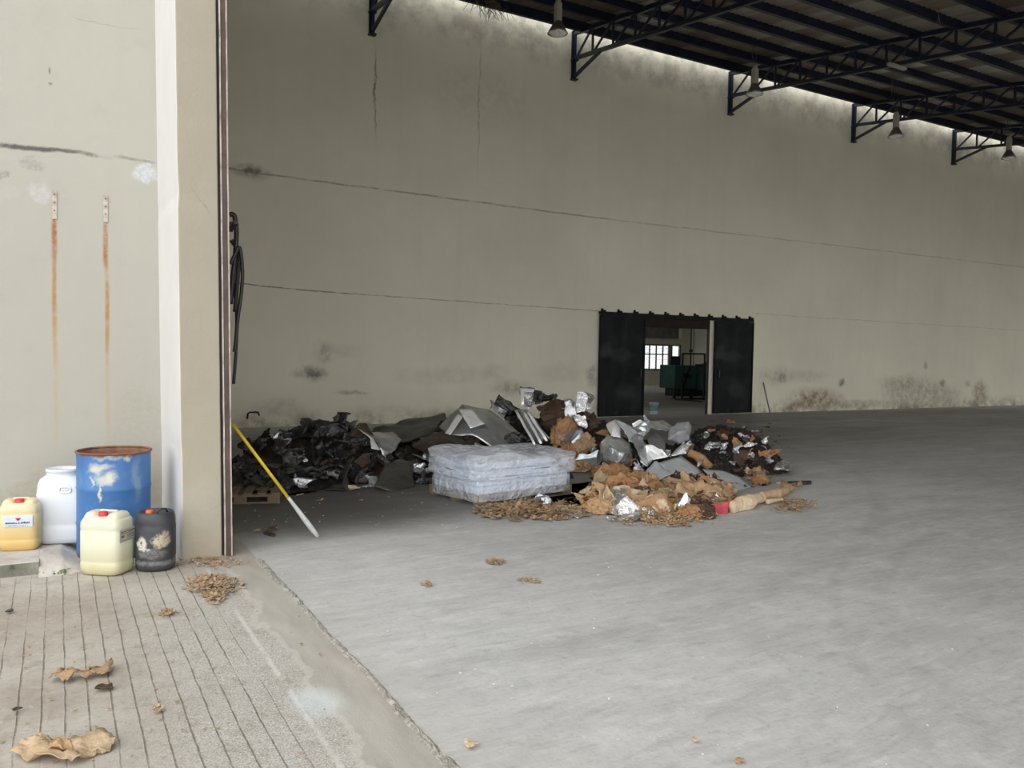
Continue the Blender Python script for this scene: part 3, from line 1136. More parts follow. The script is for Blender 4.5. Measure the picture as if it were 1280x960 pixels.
# ------------------------------------------------------------------ drum and cans
def drum_paint():
    t = NT('scuffed_blue_drum_paint')
    co = t.co()
    w = t.scale(t.vmath('SUBTRACT', t.noise(7, 5, .65, out='Color'), (.5, .5, .5)), .16)
    p = t.vmath('ADD', co, w)
    col = t.ramp(t.noise(3, 5, .6), [(.3, (.035, .12, .33)), (.7, (.06, .19, .44))])
    col = t.mix(t.rng(t.noise(9, 6, .7), .52, .7, 0, .35), col, (.13, .24, .36))
    cream = (.58, .58, .47)
    for px, py, rx, rz, k in ((125, 585, .13, .05, .6), (118, 590, .10, .05, .75), (138, 598, .07, .06, .9), (125, 600, .08, .05, .7), (160, 572, .04, .05, .7), (124, 617, .012, .11, .95), (113, 604, .012, .06, .7),
                              (172, 600, .05, .25, .2), (135, 572, .18, .03, .45), (100, 660, .04, .10, .8), (190, 625, .03, .1, .5), (100, 600, .02, .3, .3)):
        q = at_y(px, py, 7.15)
        c = ((q[0] * 1.05 - .43) / 1.05, -.27, (1.82 + (q[2] - 1.82) * 1.05) / 1.05)
        d = t.vmath('LENGTH', t.vmath('DIVIDE', t.vmath('SUBTRACT', p, c), (rx, .2, rz)))
        col = t.mix(t.rng(d, 1, .25, 0, k, True), col, cream)
    sx = t.n('ShaderNodeSeparateXYZ')
    t.put(sx.inputs[0], p)
    rust = t.rng(sx.outputs[2], .842, .864)
    rust = t.math('MAXIMUM', rust, t.rng(sx.outputs[2], .06, .0))
    col = t.mix(rust, col, (.16, .07, .04))
    t.set(col, .42, 0, .5)
    t.bump(t.noise(4, 3), .15, .02)
    return t.m


MATS['drum'] = drum_paint()
MATS['rust'] = simple('brown_rust', (.18, .085, .055), .9, var=.3, scale=10, bump=.4, dirt=(.30, .17, .11), dirtk=.5)
dr = empty('oil_drum', (.43, 7.79, .002), 'open blue steel drum with rusty rim and scuffed paint', 'drum')
b = bmesh.new()
lathe(b, [(.001, .012), (.27, .012), (.282, .002), (.285, .02), (.280, .03), (.280, .27), (.286, .285), (.280, .30), (.280, .56), (.286, .575), (.280, .59), (.281, .86)], 64)
done(b, 'body', MATS['drum'], dr, True)
b = bmesh.new()
lathe(b, [(.2795, .86), (.270, .84), (.268, .30), (.262, .03), (.001, .025)], 64)
done(b, 'rusty_interior', MATS['rust'], dr, True)
b = bmesh.new()
tube(b, [(.283 * math.cos(a), .283 * math.sin(a), .868) for a in [2 * math.pi * k / 72 for k in range(73)]], .009, 8)
done(b, 'rim', MATS['rust'], dr, True)
dr.scale = (1.05, 1.05, 1.05)


def hdpe(name, top, bottom=None, h=.45, sss=True, rough=.35, dirt=None):
    t = NT(name)
    sx = t.n('ShaderNodeSeparateXYZ')
    t.put(sx.inputs[0], t.co())
    zz = t.math('ADD', sx.outputs[2], t.math('MULTIPLY', t.math('SUBTRACT', t.noise(6, 3), .5), .05))
    col = t.mix(t.rng(zz, h * .12, h * .75), bottom or top, top)
    col = t.mix(t.rng(t.noise(12, 6, .7), .55, .72, 0, .25), col, dirt or tuple(q * .7 for q in top))
    t.set(col, rough, 0, .5)
    return t.m


MATS['yellow_can'] = hdpe('yellowed_plastic', (.66, .58, .37), (.60, .41, .14), .45, dirt=(.66, .52, .28))
MATS['white_can'] = hdpe('white_plastic', (.62, .65, .69), None, .6, dirt=(.5, .52, .54))
MATS['cream_can'] = hdpe('cream_plastic', (.62, .62, .48), (.54, .50, .30), .3, dirt=(.6, .58, .42))
MATS['red_cap'] = simple('red_plastic_cap', (.62, .03, .05), .4, var=.15)
MATS['orange_cap'] = simple('orange_plastic_cap', (.75, .12, .04), .4, var=.15)
MATS['pale_label'] = simple('pale_blue_label', (.56, .62, .68), .5, var=.08)
MATS['label_red'] = simple('label_red_print', (.55, .03, .06), .5)
MATS['label_ink'] = simple('label_navy_print', (.02, .03, .12), .5)
MATS['grey_label'] = simple('weathered_grey_label', (.42, .39, .33), .6, var=.15, scale=30, dirt=(.28, .26, .22))


def jerry(name, loc, rz, label, w, d, h, mat, cap, e=4.2, handle=True):
    o_ = empty(name, loc, label, 'jerry can', 'plastic cans by the drum', rz)
    b = bmesh.new()
    hx, hy = w / 2, d / 2
    loft(b, [(0, hx * .80, hy * .80, e), (.012, hx * .93, hy * .92, e), (.05, hx, hy, e), (h * .20, hx, hy, e), (h * .215, hx * .975, hy * .975, e), (h * .24, hx, hy, e),
             (h * .70, hx, hy, e), (h * .715, hx * .975, hy * .975, e), (h * .74, hx, hy, e), (h * .84, hx * .98, hy * .98, e), (h * .90, hx * .90, hy * .92, e * .8), (h * .93, hx * .72, hy * .8, 3), (h * .935, hx * .1, hy * .1, 2)], 64)
    done(b, 'body', mat, o_, True)
    if handle:
        b = bmesh.new()           # two shoulders with a grip between
        for s in (-1, 1):
            loft(b, [(h * .84, w * .20, hy * .80, 3, s * w * .26, 0), (h * .93, w * .17, hy * .72, 3, s * w * .27, 0), (h * .975, w * .13, hy * .6, 2.6, s * w * .28, 0), (h, w * .05, hy * .3, 2.2, s * w * .29, 0)], 28)
        done(b, 'shoulder', mat, o_, True)
        b = bmesh.new()
        tube(b, [(-w * .30, hy * .18, h * .95), (-w * .18, hy * .18, h * .985), (w * .18, hy * .18, h * .985), (w * .30, hy * .18, h * .95)], .012, 10)
        done(b, 'grip', mat, o_, True)
    c = bmesh.new()
    lathe(c, [(.001, h * 1.0), (.030, h * 1.0), (.035, h * .99), (.036, h * .93)], 24)
    k = done(c, 'cap', cap, o_, True)
    k.location = (0, -hy * .35, 0)
    for q in range(14):
        pass
    return o_


# yellow can
q = at_z(26.5, 689, .1)
yc = jerry('jerry_can', (q[0] - .005, 7.80 + .08, .1), math.radians(-12), 'small yellowed jerry can with red cap on the kerb, farthest from the column', .295, .21, .43, MATS['yellow_can'], MATS['red_cap'])
b = bmesh.new()
box(b, (-.10, -.112, .205), (.115, -.1045, .30), .002)
done(b, 'label_sticker', MATS['pale_label'], yc)
b = bmesh.new()
rr = random.Random(11)
x = -.085
while x < .095:                                    # illegible line of script
    if not (-.005 < x < .004 or .012 < x < .02):
        hh = rr.uniform(.006, .013)
        box(b, (x, -.1135, .236 + rr.uniform(-.001, .001)), (x + rr.uniform(.004, .008), -.112, .238 + hh))
    x += .0095
box(b, (-.085, -.1135, .234), (.095, -.112, .2365))
x = -.08
while x < .08:
    box(b, (x, -.1135, .216), (x + rr.uniform(.004, .014), -.112, .2205))
    x += .017
done(b, 'label_print', MATS['label_ink'], yc)
b = bmesh.new()
for k in range(5):
    a = 2 * math.pi * k / 5
    loft(b, [(0, .012, .009, 2), (.0015, .012, .009, 2)], 12)
    for v in b.verts[-24:] if False else []:
        pass
bmesh.ops.transform(b, matrix=Matrix.Translation((.008, -.112, .268)) @ Matrix.Rotation(math.radians(90), 4, 'X'), verts=b.verts)
box(b, (-.012, -.1136, .272), (.028, -.112, .282), .001)
done(b, 'label_emblem', MATS['label_red'], yc)

# white wide-neck can
q = at_z(80, 690, .1)
wc = empty('wide_neck_can', (.045, 8.04, .1), 'tall white wide-mouthed plastic can half hidden behind the blue drum', 'jerry can', 'plastic cans by the drum', math.radians(-14))
wc.scale = (.93, .9, 1.03)
b = bmesh.new()
e = 4.5
w_, d_2, h_ = .43, .34, .58
loft(b, [(0, .17, .13, e), (.012, .195, .155, e), (.05, .21, .168, e), (.15, .213, .17, e), (.16, .208, .166, e), (.175, .213, .17, e), (.42, .213, .17, e), (.43, .21, .167, e), (.50, .205, .163, 4), (.545, .19, .15, 3.4), (.565, .16, .14, 2.6),
         (.575, .145, .135, 2), (.60, .145, .135, 2), (.605, .152, .142, 2), (.625, .152, .142, 2), (.63, .14, .13, 2), (.60, .13, .12, 2), (.50, .13, .12, 2)], 64, True, True)
done(b, 'body', MATS['white_can'], wc, True)
MATS['white_badge'] = simple('moulded_white_plastic', (.74, .75, .77), .4, var=.05)  # slightly paler plastic for the raised badge
b = bmesh.new()
pts = []
for k in range(33):
    a = 2 * math.pi * k / 32
    c, s_ = math.cos(a), math.sin(a)
    pts.append((.05 + .048 * math.copysign(abs(c) ** .6, c), -.172, .462 + .024 * math.copysign(abs(s_) ** .6, s_)))
tube(b, pts, .007, 8)
box(b, (.02, -.176, .458), (.08, -.166, .468), .003)
box(b, (.03, -.174, .492), (.075, -.160, .500), .002)
done(b, 'moulded_badge', MATS['white_badge'], wc, True)

# cream can in front
cc = jerry('jerry_can', (.335, 7.13 + .13, 0), math.radians(-38), 'cream jerry can with red cap and grey label in front of the blue drum', .36, .27, .50, MATS['cream_can'], MATS['red_cap'])
cc.location = (.345, 7.17, .002)
b = bmesh.new()
box(b, (.178, -.105, .265), (.1835, .105, .365), .001)
done(b, 'label_sticker', MATS['grey_label'], cc)
b = bmesh.new()
for (y0, y1, z0, z1) in ((-.09, -.02, .342, .349), (-.01, .09, .342, .349), (-.09, .06, .330, .334), (-.085, -.05, .30, .318), (-.02, .08, .315, .319), (-.02, .07, .303, .307), (-.02, .09, .29, .294), (-.09, .09, .275, .278)):
    box(b, (.1835, y0, z0), (.1842, y1, z1))
done(b, 'label_print', MATS['wire'], cc)


def black_can_mat():
    t = NT('faded_black_plastic')
    co = t.co()
    w = t.scale(t.vmath('SUBTRACT', t.noise(16, 5, .7, out='Color'), (.5, .5, .5)), .09)
    p = t.vmath('ADD', co, w)
    col = t.ramp(t.noise(8, 5, .65), [(.3, (.030, .032, .038)), (.7, (.06, .062, .07))])
    for c, r, k, tint in (((-.07, -.13, .235), (.05, .1, .06), 1, (.62, .58, .48)), ((.06, -.13, .25), (.065, .1, .065), .95, (.50, .44, .33)), ((.1, -.1, .27), (.04, .1, .08), .9, (.42, .36, .26)),
                          ((-.05, -.13, .183), (.055, .1, .012), 1, (.7, .68, .62)), ((.0, -.13, .15), (.14, .1, .05), .5, (.3, .3, .28)), ((0, 0, .07), (.3, .3, .03), .35, (.3, .3, .28))):
        d = t.vmath('LENGTH', t.vmath('DIVIDE', t.vmath('SUBTRACT', p, c), r))
        f = t.math('MULTIPLY', t.rng(d, 1, .6, 0, k), t.rng(t.noise(40, 4, .7), .36, .5, .1, 1))
        col = t.mix(f, col, tint)
    t.set(col, .5, 0, .4)
    return t.m


MATS['black_can'] = black_can_mat()
bc = empty('chemical_keg', (.70, 7.13, .002), 'round black plastic keg with torn white label and orange cap beside the column', 'jerry can', 'plastic cans by the drum', math.radians(-20))
b = bmesh.new()
E_ = 2.35
loft(b, [(0, .125, .12, E_), (.01, .142, .135, E_), (.03, .150, .143, E_), (.08, .152, .145, E_), (.088, .147, .140, E_), (.10, .153, .146, E_), (.36, .152, .145, E_), (.372, .147, .14, E_), (.385, .150, .143, E_), (.43, .146, .138, E_), (.462, .138, .130, E_),
         (.476, .128, .12, E_), (.472, .118, .11, E_), (.455, .112, .105, E_), (.452, .01, .01, 2)], 56)
done(b, 'body', MATS['black_can'], bc, True)
b = bmesh.new()
lathe(b, [(.001, .492), (.026, .492), (.03, .485), (.03, .45)], 22)
o = done(b, 'cap', MATS['orange_cap'], bc, True)
o.location = (-.035, -.05, 0)
b = bmesh.new()
tube(b, [(.02, -.05, .45), (.03, -.05, .485), (.055, -.03, .498), (.08, 0, .49), (.09, .02, .45)], .009, 8)
done(b, 'grip', MATS['black_can'], bc, True)

# wall straps
MATS['strap'] = simple('flaking_white_strap', (.48, .44, .40), .7, .0, var=.2, scale=30, dirt=(.16, .07, .03), dirtk=.9)
for i, (px, y0, y1, lb) in enumerate(((68, 238, 274, 'flaking perforated metal strap above the rust streak, farther from the column'),
                                      (132, 244, 278, 'flaking perforated metal strap above the rust streak, nearer the column'))):
    a, c = at_y(px, y0, YL), at_y(px, y1, YL)
    st = empty('wall_strap', (a[0], YL - .004, c[2]), lb, 'strap', 'wall straps')
    b = bmesh.new()
    H = a[2] - c[2]
    box(b, (-.02, -.006, 0), (.02, .004, H), .002)
    done(b, 'plate', MATS['strap'], st)
    for k in range(3):
        b = bmesh.new()
        tube(b, [(0, -.010, H * (.3 + .28 * k)), (0, 0, H * (.3 + .28 * k))], .007, 10)
        done(b, 'bolt', MATS['rust'], st)

# green weeds by the kerb
MATS['weed'] = simple('weed_green', (.13, .22, .06), .7, var=.4, scale=20)
b = bmesh.new()
rr = random.Random(4)
for _ in range(190):
    p = at_z(rr.uniform(50, 84), rr.uniform(714, 719), 0)
    x, y = p[0], p[1] + rr.uniform(0, .05)
    h = rr.uniform(.008, .03)
    a = rr.uniform(0, 6.28)
    dx, dy = math.cos(a) * .016, math.sin(a) * .016
    v = [b.verts.new((x, y, 0)), b.verts.new((x + dx - dy * .4, y + dy + dx * .4, h)), b.verts.new((x + dx * 2, y + dy * 2, h * .8)), b.verts.new((x + dx + dy * .4, y + dy - dx * .4, h))]
    b.faces.new(v)
o = done(b, 'weeds', MATS['weed'])
tag(o, 'small green weeds sprouting at the foot of the kerb', 'weeds', kind='stuff')

# ------------------------------------------------------------------ yellow pole
MATS['yellow'] = simple('yellow_pole_paint', (.70, .52, .03), .4, var=.1)


def clear(name, tint, rough, k, bump=0.0, bs=6, sc=(1, 1, 2.0), spec=.6):
    """thin plastic film: partly see-through, glossy"""
    t = NT(name)
    t.set(tint, rough, 0, spec)
    if bump:
        wv = t.n('ShaderNodeTexWave', wave_type='BANDS', bands_direction='DIAGONAL', wave_profile='SIN')
        t.put(wv.inputs['Vector'], t.vmath('ADD', t.co(), t.scale(t.co(), (0, 0, 1))))
        wv.inputs['Scale'].default_value = bs
        wv.inputs['Distortion'].default_value = 16
        wv.inputs['Detail'].default_value = 3
        wv.inputs['Detail Scale'].default_value = 1.4
        t.bump(t.math('ADD', t.math('MULTIPLY', wv.outputs['Fac'], .22), t.math('MULTIPLY', t.noise(bs * 1.6, 4, .6, dist=2.5), 2.0)), bump, .07)
    tr_ = t.n('ShaderNodeBsdfTransparent')
    mx = t.n('ShaderNodeMixShader')
    f = t.rng(t.noise(bs * .8, 5, .65), .3, .65, k - .2, k + .2)
    t.put(mx.inputs[0], f)
    t.t.links.new(tr_.outputs[0], mx.inputs[1])
    t.t.links.new(t.b.outputs[0], mx.inputs[2])
    t.t.links.new(mx.outputs[0], t.out.inputs[0])
    return t.m


MATS['clear_sleeve'] = clear('clear_sleeve_plastic', (.75, .76, .76), .2, .55)
base = at_z(396, 672, 0)
mid = at_y(355, 622, 0)if False else None
B_ = Vector((2.19, 7.60, .012))
T_ = Vector(at_y(290, 529, 7.72))
J_ = B_.lerp(T_, .355)
pl = empty('broom_pole', tuple(B_), 'yellow pole with clear plastic sleeve leaning against the door guide', 'pole')
b = bmesh.new()
tube(b, [tuple(J_ - B_), tuple((T_ - B_))], .0155, 12)
done(b, 'yellow_handle', MATS['yellow'], pl, True)
b = bmesh.new()
dv = (J_ - B_)
pts, rad = [], []
for k in range(9):
    pts.append(tuple(dv * (k / 8) + Vector((0, 0, .004))))
    rad.append([.018, .024, .027, .027, .025, .023, .020, .018, .017][k])
tube(b, pts, rad, 14)
done(b, 'clear_sleeve', MATS['clear_sleeve'], pl, True)
b = bmesh.new()
tube(b, [tuple(dv * .12), tuple(dv * 1.02)], .012, 10)
done(b, 'core_rod', simple('pale_grey_rod', (.5, .5, .48), .4), pl, True)

# ------------------------------------------------------------------ pallets
MATS['wood'] = simple('weathered_pallet_wood', (.20, .145, .095), .85, var=.3, scale=8, bump=.3, dirt=(.12, .09, .06), dirtk=.6)


def pallet(loc, rz, w, d, label):
    o_ = empty('pallet', loc, label, 'pallet', 'wooden pallets', rz)
    for k in range(6):
        b = bmesh.new()
        x0 = (w - .1) * k / 5
        box(b, (x0, 0, .105), (x0 + .1, d, .127), .003)
        done(b, 'deck_board', MATS['wood'], o_)
    for y0 in (0, d / 2 - .05, d - .1):
        b = bmesh.new()
        box(b, (0, y0, .083), (w, y0 + .1, .105), .002)
        done(b, 'stringer_board', MATS['wood'], o_)
        b = bmesh.new()
        box(b, (0, y0, 0), (w, y0 + .1, .018), .002)
        done(b, 'bottom_board', MATS['wood'], o_)
        for x0 in (0, w / 2 - .07, w - .14):
            b = bmesh.new()
            box(b, (x0, y0, .018), (x0 + .14, y0 + .1, .083), .003)
            done(b, 'block', MATS['wood'], o_)
    return o_


q = at_z(352, 629, 0)
pallet((q[0] - .88, q[1] + .27, 0), math.radians(-17), .9, 1.0, 'wooden pallet under the black plastic beside the door guide')

# ------------------------------------------------------------------ wrapped stack
CNR = at_z(597, 634, 0)
RGT = at_z(716, 618, 0)
ang = math.atan2(RGT[1] - CNR[1], RGT[0] - CNR[0])
WL = math.hypot(RGT[0] - CNR[0], RGT[1] - CNR[1])
pallet((CNR[0] + .02, CNR[1] + .03, 0), ang, WL - .02, 1.05, 'wooden pallet under the shrink-wrapped stack')
MATS['sheet_stack'] = simple('pale_blue_plastic_tray', (.66, .75, .90), .25, 0, var=.12, scale=4)
for k in range(4):
    b = bmesh.new()
    z0 = .132 + k * .095
    rr = random.Random(30 + k)
    x0 = rr.uniform(.02, .05)
    box(b, (x0, .04, 0), (WL - rr.uniform(.06, .10) - (.08 * k if k > 1 else 0), .98, .09), .012)
    o = done(b, 'plastic_tray', MATS['sheet_stack'], None, False, (CNR[0], CNR[1], z0))
    o.rotation_euler = (0, 0, ang)
    tag(o, ['bottom', 'second', 'third', 'top'][k] + ' pale blue plastic layer inside the shrink-wrapped stack', 'tray', 'stacked plastic trays')
MATS['wrap'] = clear('wrinkled_stretch_film', (.84, .88, .95), .08, .36, .65, 2.0, (1.0, 1.0, 2.4), 1.0)
b = bmesh.new()
prof = []
NS, NZ = 220, 60
rings = []
for j in range(NZ + 1):
    u = j / NZ
    ring = []
    for k in range(NS):
        a = 2 * math.pi * k / NS
        c, s_ = math.cos(a), math.sin(a)
        e = 7
        if u < .7:
            z = .045 + u / .7 * .555
            bul = 1.0 + .06 * min(1, max(0, (u - .30) / .05)) * math.sin(min(1, .45 + u * .9) * math.pi / 2)
            if .27 < u < .33:
                bul -= .012
            sc = bul
        else:
            v = (u - .7) / .3
            sc = 1.03 * (1 - v ** 1.0)
            z = .60 + .05 * math.sin(min(1, v * 2) * math.pi / 2) - .10 * v
            e = 5
        x = WL / 2 + (WL / 2 + .03) * sc * math.copysign(abs(c) ** (2 / e), c)
        y = .52 + .55 * sc * math.copysign(abs(s_) ** (2 / e), s_)
        n_ = fbm((x * 1.3, y * 1.3, z * 2), 1.4)
        n2 = 1 - 2 * abs(fbm((x * 1.3 + 7, y * 1.3, z * 5), 1.7))
        kk = 1.3 if u > .34 else .2
        x += (.030 * n_ + .018 * n2) * c * kk
        y += (.030 * n_ + .018 * n2) * s_ * kk
        z += .070 * n_ * (u > .45) + .014 * n2 * (u > .4)
        # lower back-left shoulder, sagging middle, lower right end
        if u > .4:
            tx = x / WL
            z -= .10 * max(0, tx - .80) / .2 * (u - .4) / .6
            z -= .06 * math.exp(-((tx - .55) / .18) ** 2) * (u - .4) / .6
            z += .045 * math.exp(-((tx - .1) / .2) ** 2) * (u - .4) / .6
        if j == 0:
            z += .015 * n2 + .10 * max(0, (x / WL - .35)) * (s_ < 0)
        ring.append(b.verts.new((x, y, z)))
    rings.append(ring)
for j in range(NZ):
    for k in range(NS):
        b.faces.new((rings[j][k], rings[j][(k + 1) % NS], rings[j + 1][(k + 1) % NS], rings[j + 1][k]))
o = done(b, 'stretch_wrap', MATS['wrap'], None, True, (CNR[0], CNR[1], 0))
o.rotation_euler = (0, 0, ang)
tag(o, 'wrinkled clear stretch film bundled around the pale blue stack', 'plastic wrap')

# ------------------------------------------------------------------ rubbish heap
MOUNDS = []
for px, py, Y, rx, ry in ((405, 531, 12.2, 1.25, 1.7), (330, 572, 11.3, .95, 1.3), (465, 560, 11.9, 1.1, 1.4), (545, 552, 12.2, 1.1, 1.5), (610, 545, 12.2, .9, 1.4),
                          (675, 522, 12.3, .85, 1.6), (728, 522, 12.0, .75, 1.6), (780, 548, 10.6, 1.0, 1.5), (845, 556, 10.0, .9, 1.3), (908, 532, 10.0, .86, 1.2),
                          (795, 612, 8.3, 1.1, 1.1), (875, 622, 7.9, 1.1, .85), (950, 618, 7.7, .75, .45), (748, 616, 8.3, .75, .9)):
    q = at_y(px, py, Y)
    MOUNDS.append((q[0], Y, q[2], rx, ry))


def H(x, y):
    h = 0.0
    for cx, cy, hh, rx, ry in MOUNDS:
        r2 = ((x - cx) / rx) ** 2 + ((y - cy) / ry) ** 2
        if r2 < 1:
            h = max(h, hh * (1 - r2) ** .8)
    return h


def hit(px, py):
    """first point of the heap or floor seen through a pixel"""
    d = ray(px, py)
    t = 2.5
    while t < 16:
        p = CAM + d * t
        if p[2] <= max(0.0, H(p[0], p[1])):
            return p
        t += .03
    return at_z(px, py, 0)


def film(name, c, rough, metal, spec=.5, bump=.35, bs=5, dirt=None, dirtk=.5):
    t = NT(name)
    n1 = t.noise(2.2, 5, .6)
    col = t.ramp(n1, [(.3, tuple(q * .8 for q in c)), (.7, tuple(min(1, q * 1.2) for q in c))])
    if dirt:
        col = t.mix(t.rng(t.noise(3.5, 6, .68), .5, .66, 0, dirtk), col, dirt)
    t.set(col, rough, metal, spec)
    t.bump(t.noise(bs, 5, .6, dist=1.0), bump, .05)
    return t.m


def cloth(name, a, c, dirt, k=.6):
    t = NT(name)
    col = t.ramp(t.noise(5, 6, .65), [(.32, a), (.68, c)])
    col = t.mix(t.rng(t.noise(2.2, 6, .7), .47, .66, 0, k), col, dirt)
    t.set(col, .9, 0, .2)
    t.bump(t.noise(28, 5, .7), .6, .02)
    return t.m


DIRT = (.055, .042, .032)
HM = {
    'bf': film('black_film', (.016, .017, .018), .22, 0, .8, .8, 9, (.05, .04, .03), .6),
    'df': film('dark_grey_film', (.055, .053, .047), .42, 0, .5, .4, 4, (.03, .025, .02), .5),
    'si': film('silver_foil', (.80, .81, .83), .22, .85, .5, .8, 9, (.40, .38, .36), .35),
    'gs': film('dull_silver_film', (.52, .54, .56), .30, .75, .5, .5, 4, (.28, .26, .24), .45),
    'wf': film('pale_foil_and_glint', (.92, .92, .91), .3, .25, .5, .2, 4),  # pale foil, also used for highlights painted onto the silver sheets
    'or': cloth('rust_brown_fabric', (.32, .165, .075), (.54, .33, .17), (.12, .065, .035), .55),
    'tn': cloth('tan_fabric', (.40, .245, .125), (.66, .475, .30), (.15, .075, .035), .75),  # dirt blotches deepened, also for the dark gaps between rags
    'pt': cloth('pale_tan_fabric', (.56, .43, .28), (.78, .65, .47), (.36, .23, .12), .4),
    'br': cloth('dark_brown_fabric', (.065, .042, .03), (.14, .095, .065), (.03, .022, .018), .6),
    'rd': cloth('red_fabric', (.42, .05, .07), (.60, .13, .14), (.2, .04, .04), .3),
    'fb': cloth('shredded_fibre', (.28, .18, .10), (.54, .39, .24), (.07, .05, .035), .7),
}
HM['gp'] = film('dull_panel_film', (.72, .75, .78), .24, .72, .5, .7, 5, (.42, .40, .38), .3)
HM['hd'] = cloth('curled_hide', (.40, .28, .17), (.66, .52, .36), (.28, .18, .10), .6)
HM['pn'] = film('smooth_silver_panel', (.66, .70, .75), .30, .25, .5, .15, 3, (.45, .45, .44), .3)
HM['b2'] = film('dark_brown_film', (.055, .040, .030), .5, 0, .4, .5, 5, (.025, .02, .016), .5)
HM['cb'] = clear('cloudy_bag_film', (.62, .65, .67), .22, .72, .5, 5)


def mound_material():
    t = NT('dark_heap_debris')
    n1 = t.noise(2.0, 6, .7)
    col = t.ramp(t.noise(14, 6, .75), [(.3, (.012, .010, .009)), (.55, (.035, .028, .023)), (.75, (.085, .065, .05))])
    col = t.mix(t.rng(n1, .5, .66, 0, .6), col, (.075, .045, .028))
    sp = t.rng(t.noise(24, 4, .7), .62, .66)
    col = t.mix(t.math('MULTIPLY', sp, .5), col, (.4, .4, .42))
    sx = t.n('ShaderNodeSeparateXYZ')
    t.put(sx.inputs[0], t.co())
    fr = t.math('ADD', t.math('SUBTRACT', sx.outputs[1], t.math('MULTIPLY', sx.outputs[2], 1.2)), t.math('MULTIPLY', t.noise(1.6, 6, .7), 2.0))
    tanc = t.ramp(t.noise(11, 6, .75), [(.3, (.025, .016, .010)), (.5, (.11, .062, .03)), (.7, (.36, .23, .13))])  # dark stops paint the shaded gaps between the front rags
    col = t.mix(t.rng(fr, 9.1, 8.5), col, tanc)
    t.set(col, .7, t.math('MULTIPLY', sp, .4), .3)
    t.bump(t.noise(20, 6, .75), 1.0, .06)
    return t.m


b = bmesh.new()
GX, GY, ST = 1.7, 6.6, .045
nx, ny = int((11.2 - GX) / ST), int((14.2 - GY) / ST)
vs = {}
for i in range(nx):
    for j in range(ny):
        x, y = GX + i * ST, GY + j * ST
        h = H(x, y)
        if h > .0:
            n_ = fbm((x, y, 0), 2.2) * .09 + abs(fbm((x, y, 5), 6)) * .10 + random.uniform(-.015, .025)
            k = min(1, h / .15)
            vs[i, j] = b.verts.new((x + random.uniform(-.015, .015), y + random.uniform(-.015, .015), max(.0, h - .07 + n_ * k)))
for (i, j), v in vs.items():
    q = [vs.get((i + 1, j)), vs.get((i + 1, j + 1)), vs.get((i, j + 1))]
    if all(q):
        b.faces.new((v, *q))
for v in b.verts:
    if any(e.is_boundary for e in v.link_edges):
        v.co.z = 0
o = done(b, 'debris_mound', mound_material())
tag(o, 'dark dirty mass of shredded film and fibre underneath the loose sheets', 'debris', kind='stuff')

NH = [0]
TOC = {}


def sheet_pts(w, h, n, m, folds, seed, smooth=0, amp=.0):
    rs = np.random.RandomState(seed)
    u, v = np.meshgrid(np.linspace(-.5, .5, n), np.linspace(-.5, .5, m), indexing='ij')
    # ragged outline
    a = np.arctan2(v, u)
    k = 1 + .10 * np.sin(3 * a + rs.rand() * 6) + .07 * np.sin(7 * a + rs.rand() * 6)
    P = np.stack([u * w * k, v * h * k, np.zeros_like(u)], -1)
    for f in range(folds):
        c = P[rs.randint(n), rs.randint(m)]
        az = rs.rand() * 2 * math.pi
        el = math.radians(rs.uniform(38, 78)) * rs.choice([-1, 1])
        nv = np.array([math.cos(az) * math.cos(el), math.sin(az) * math.cos(el), math.sin(el)])
        d = (P - c) @ nv
        if (d > 0).mean() > .5:
            d = -d
            nv = -nv
            d = (P - c) @ nv
        P = P - 2 * np.maximum(0, d)[..., None] * nv
    for _ in range(smooth):
        Q = P.copy()
        Q[1:-1, 1:-1] = (P[:-2, 1:-1] + P[2:, 1:-1] + P[1:-1, :-2] + P[1:-1, 2:]) / 4
        P = Q
    if amp:
        for i in range(n):
            for j in range(m):
                P[i, j] += amp * np.array(mn.noise_vector(Vector(P[i, j]) * 7 + Vector((seed, 0, 0))))
    return P - P.reshape(-1, 3).mean(0)


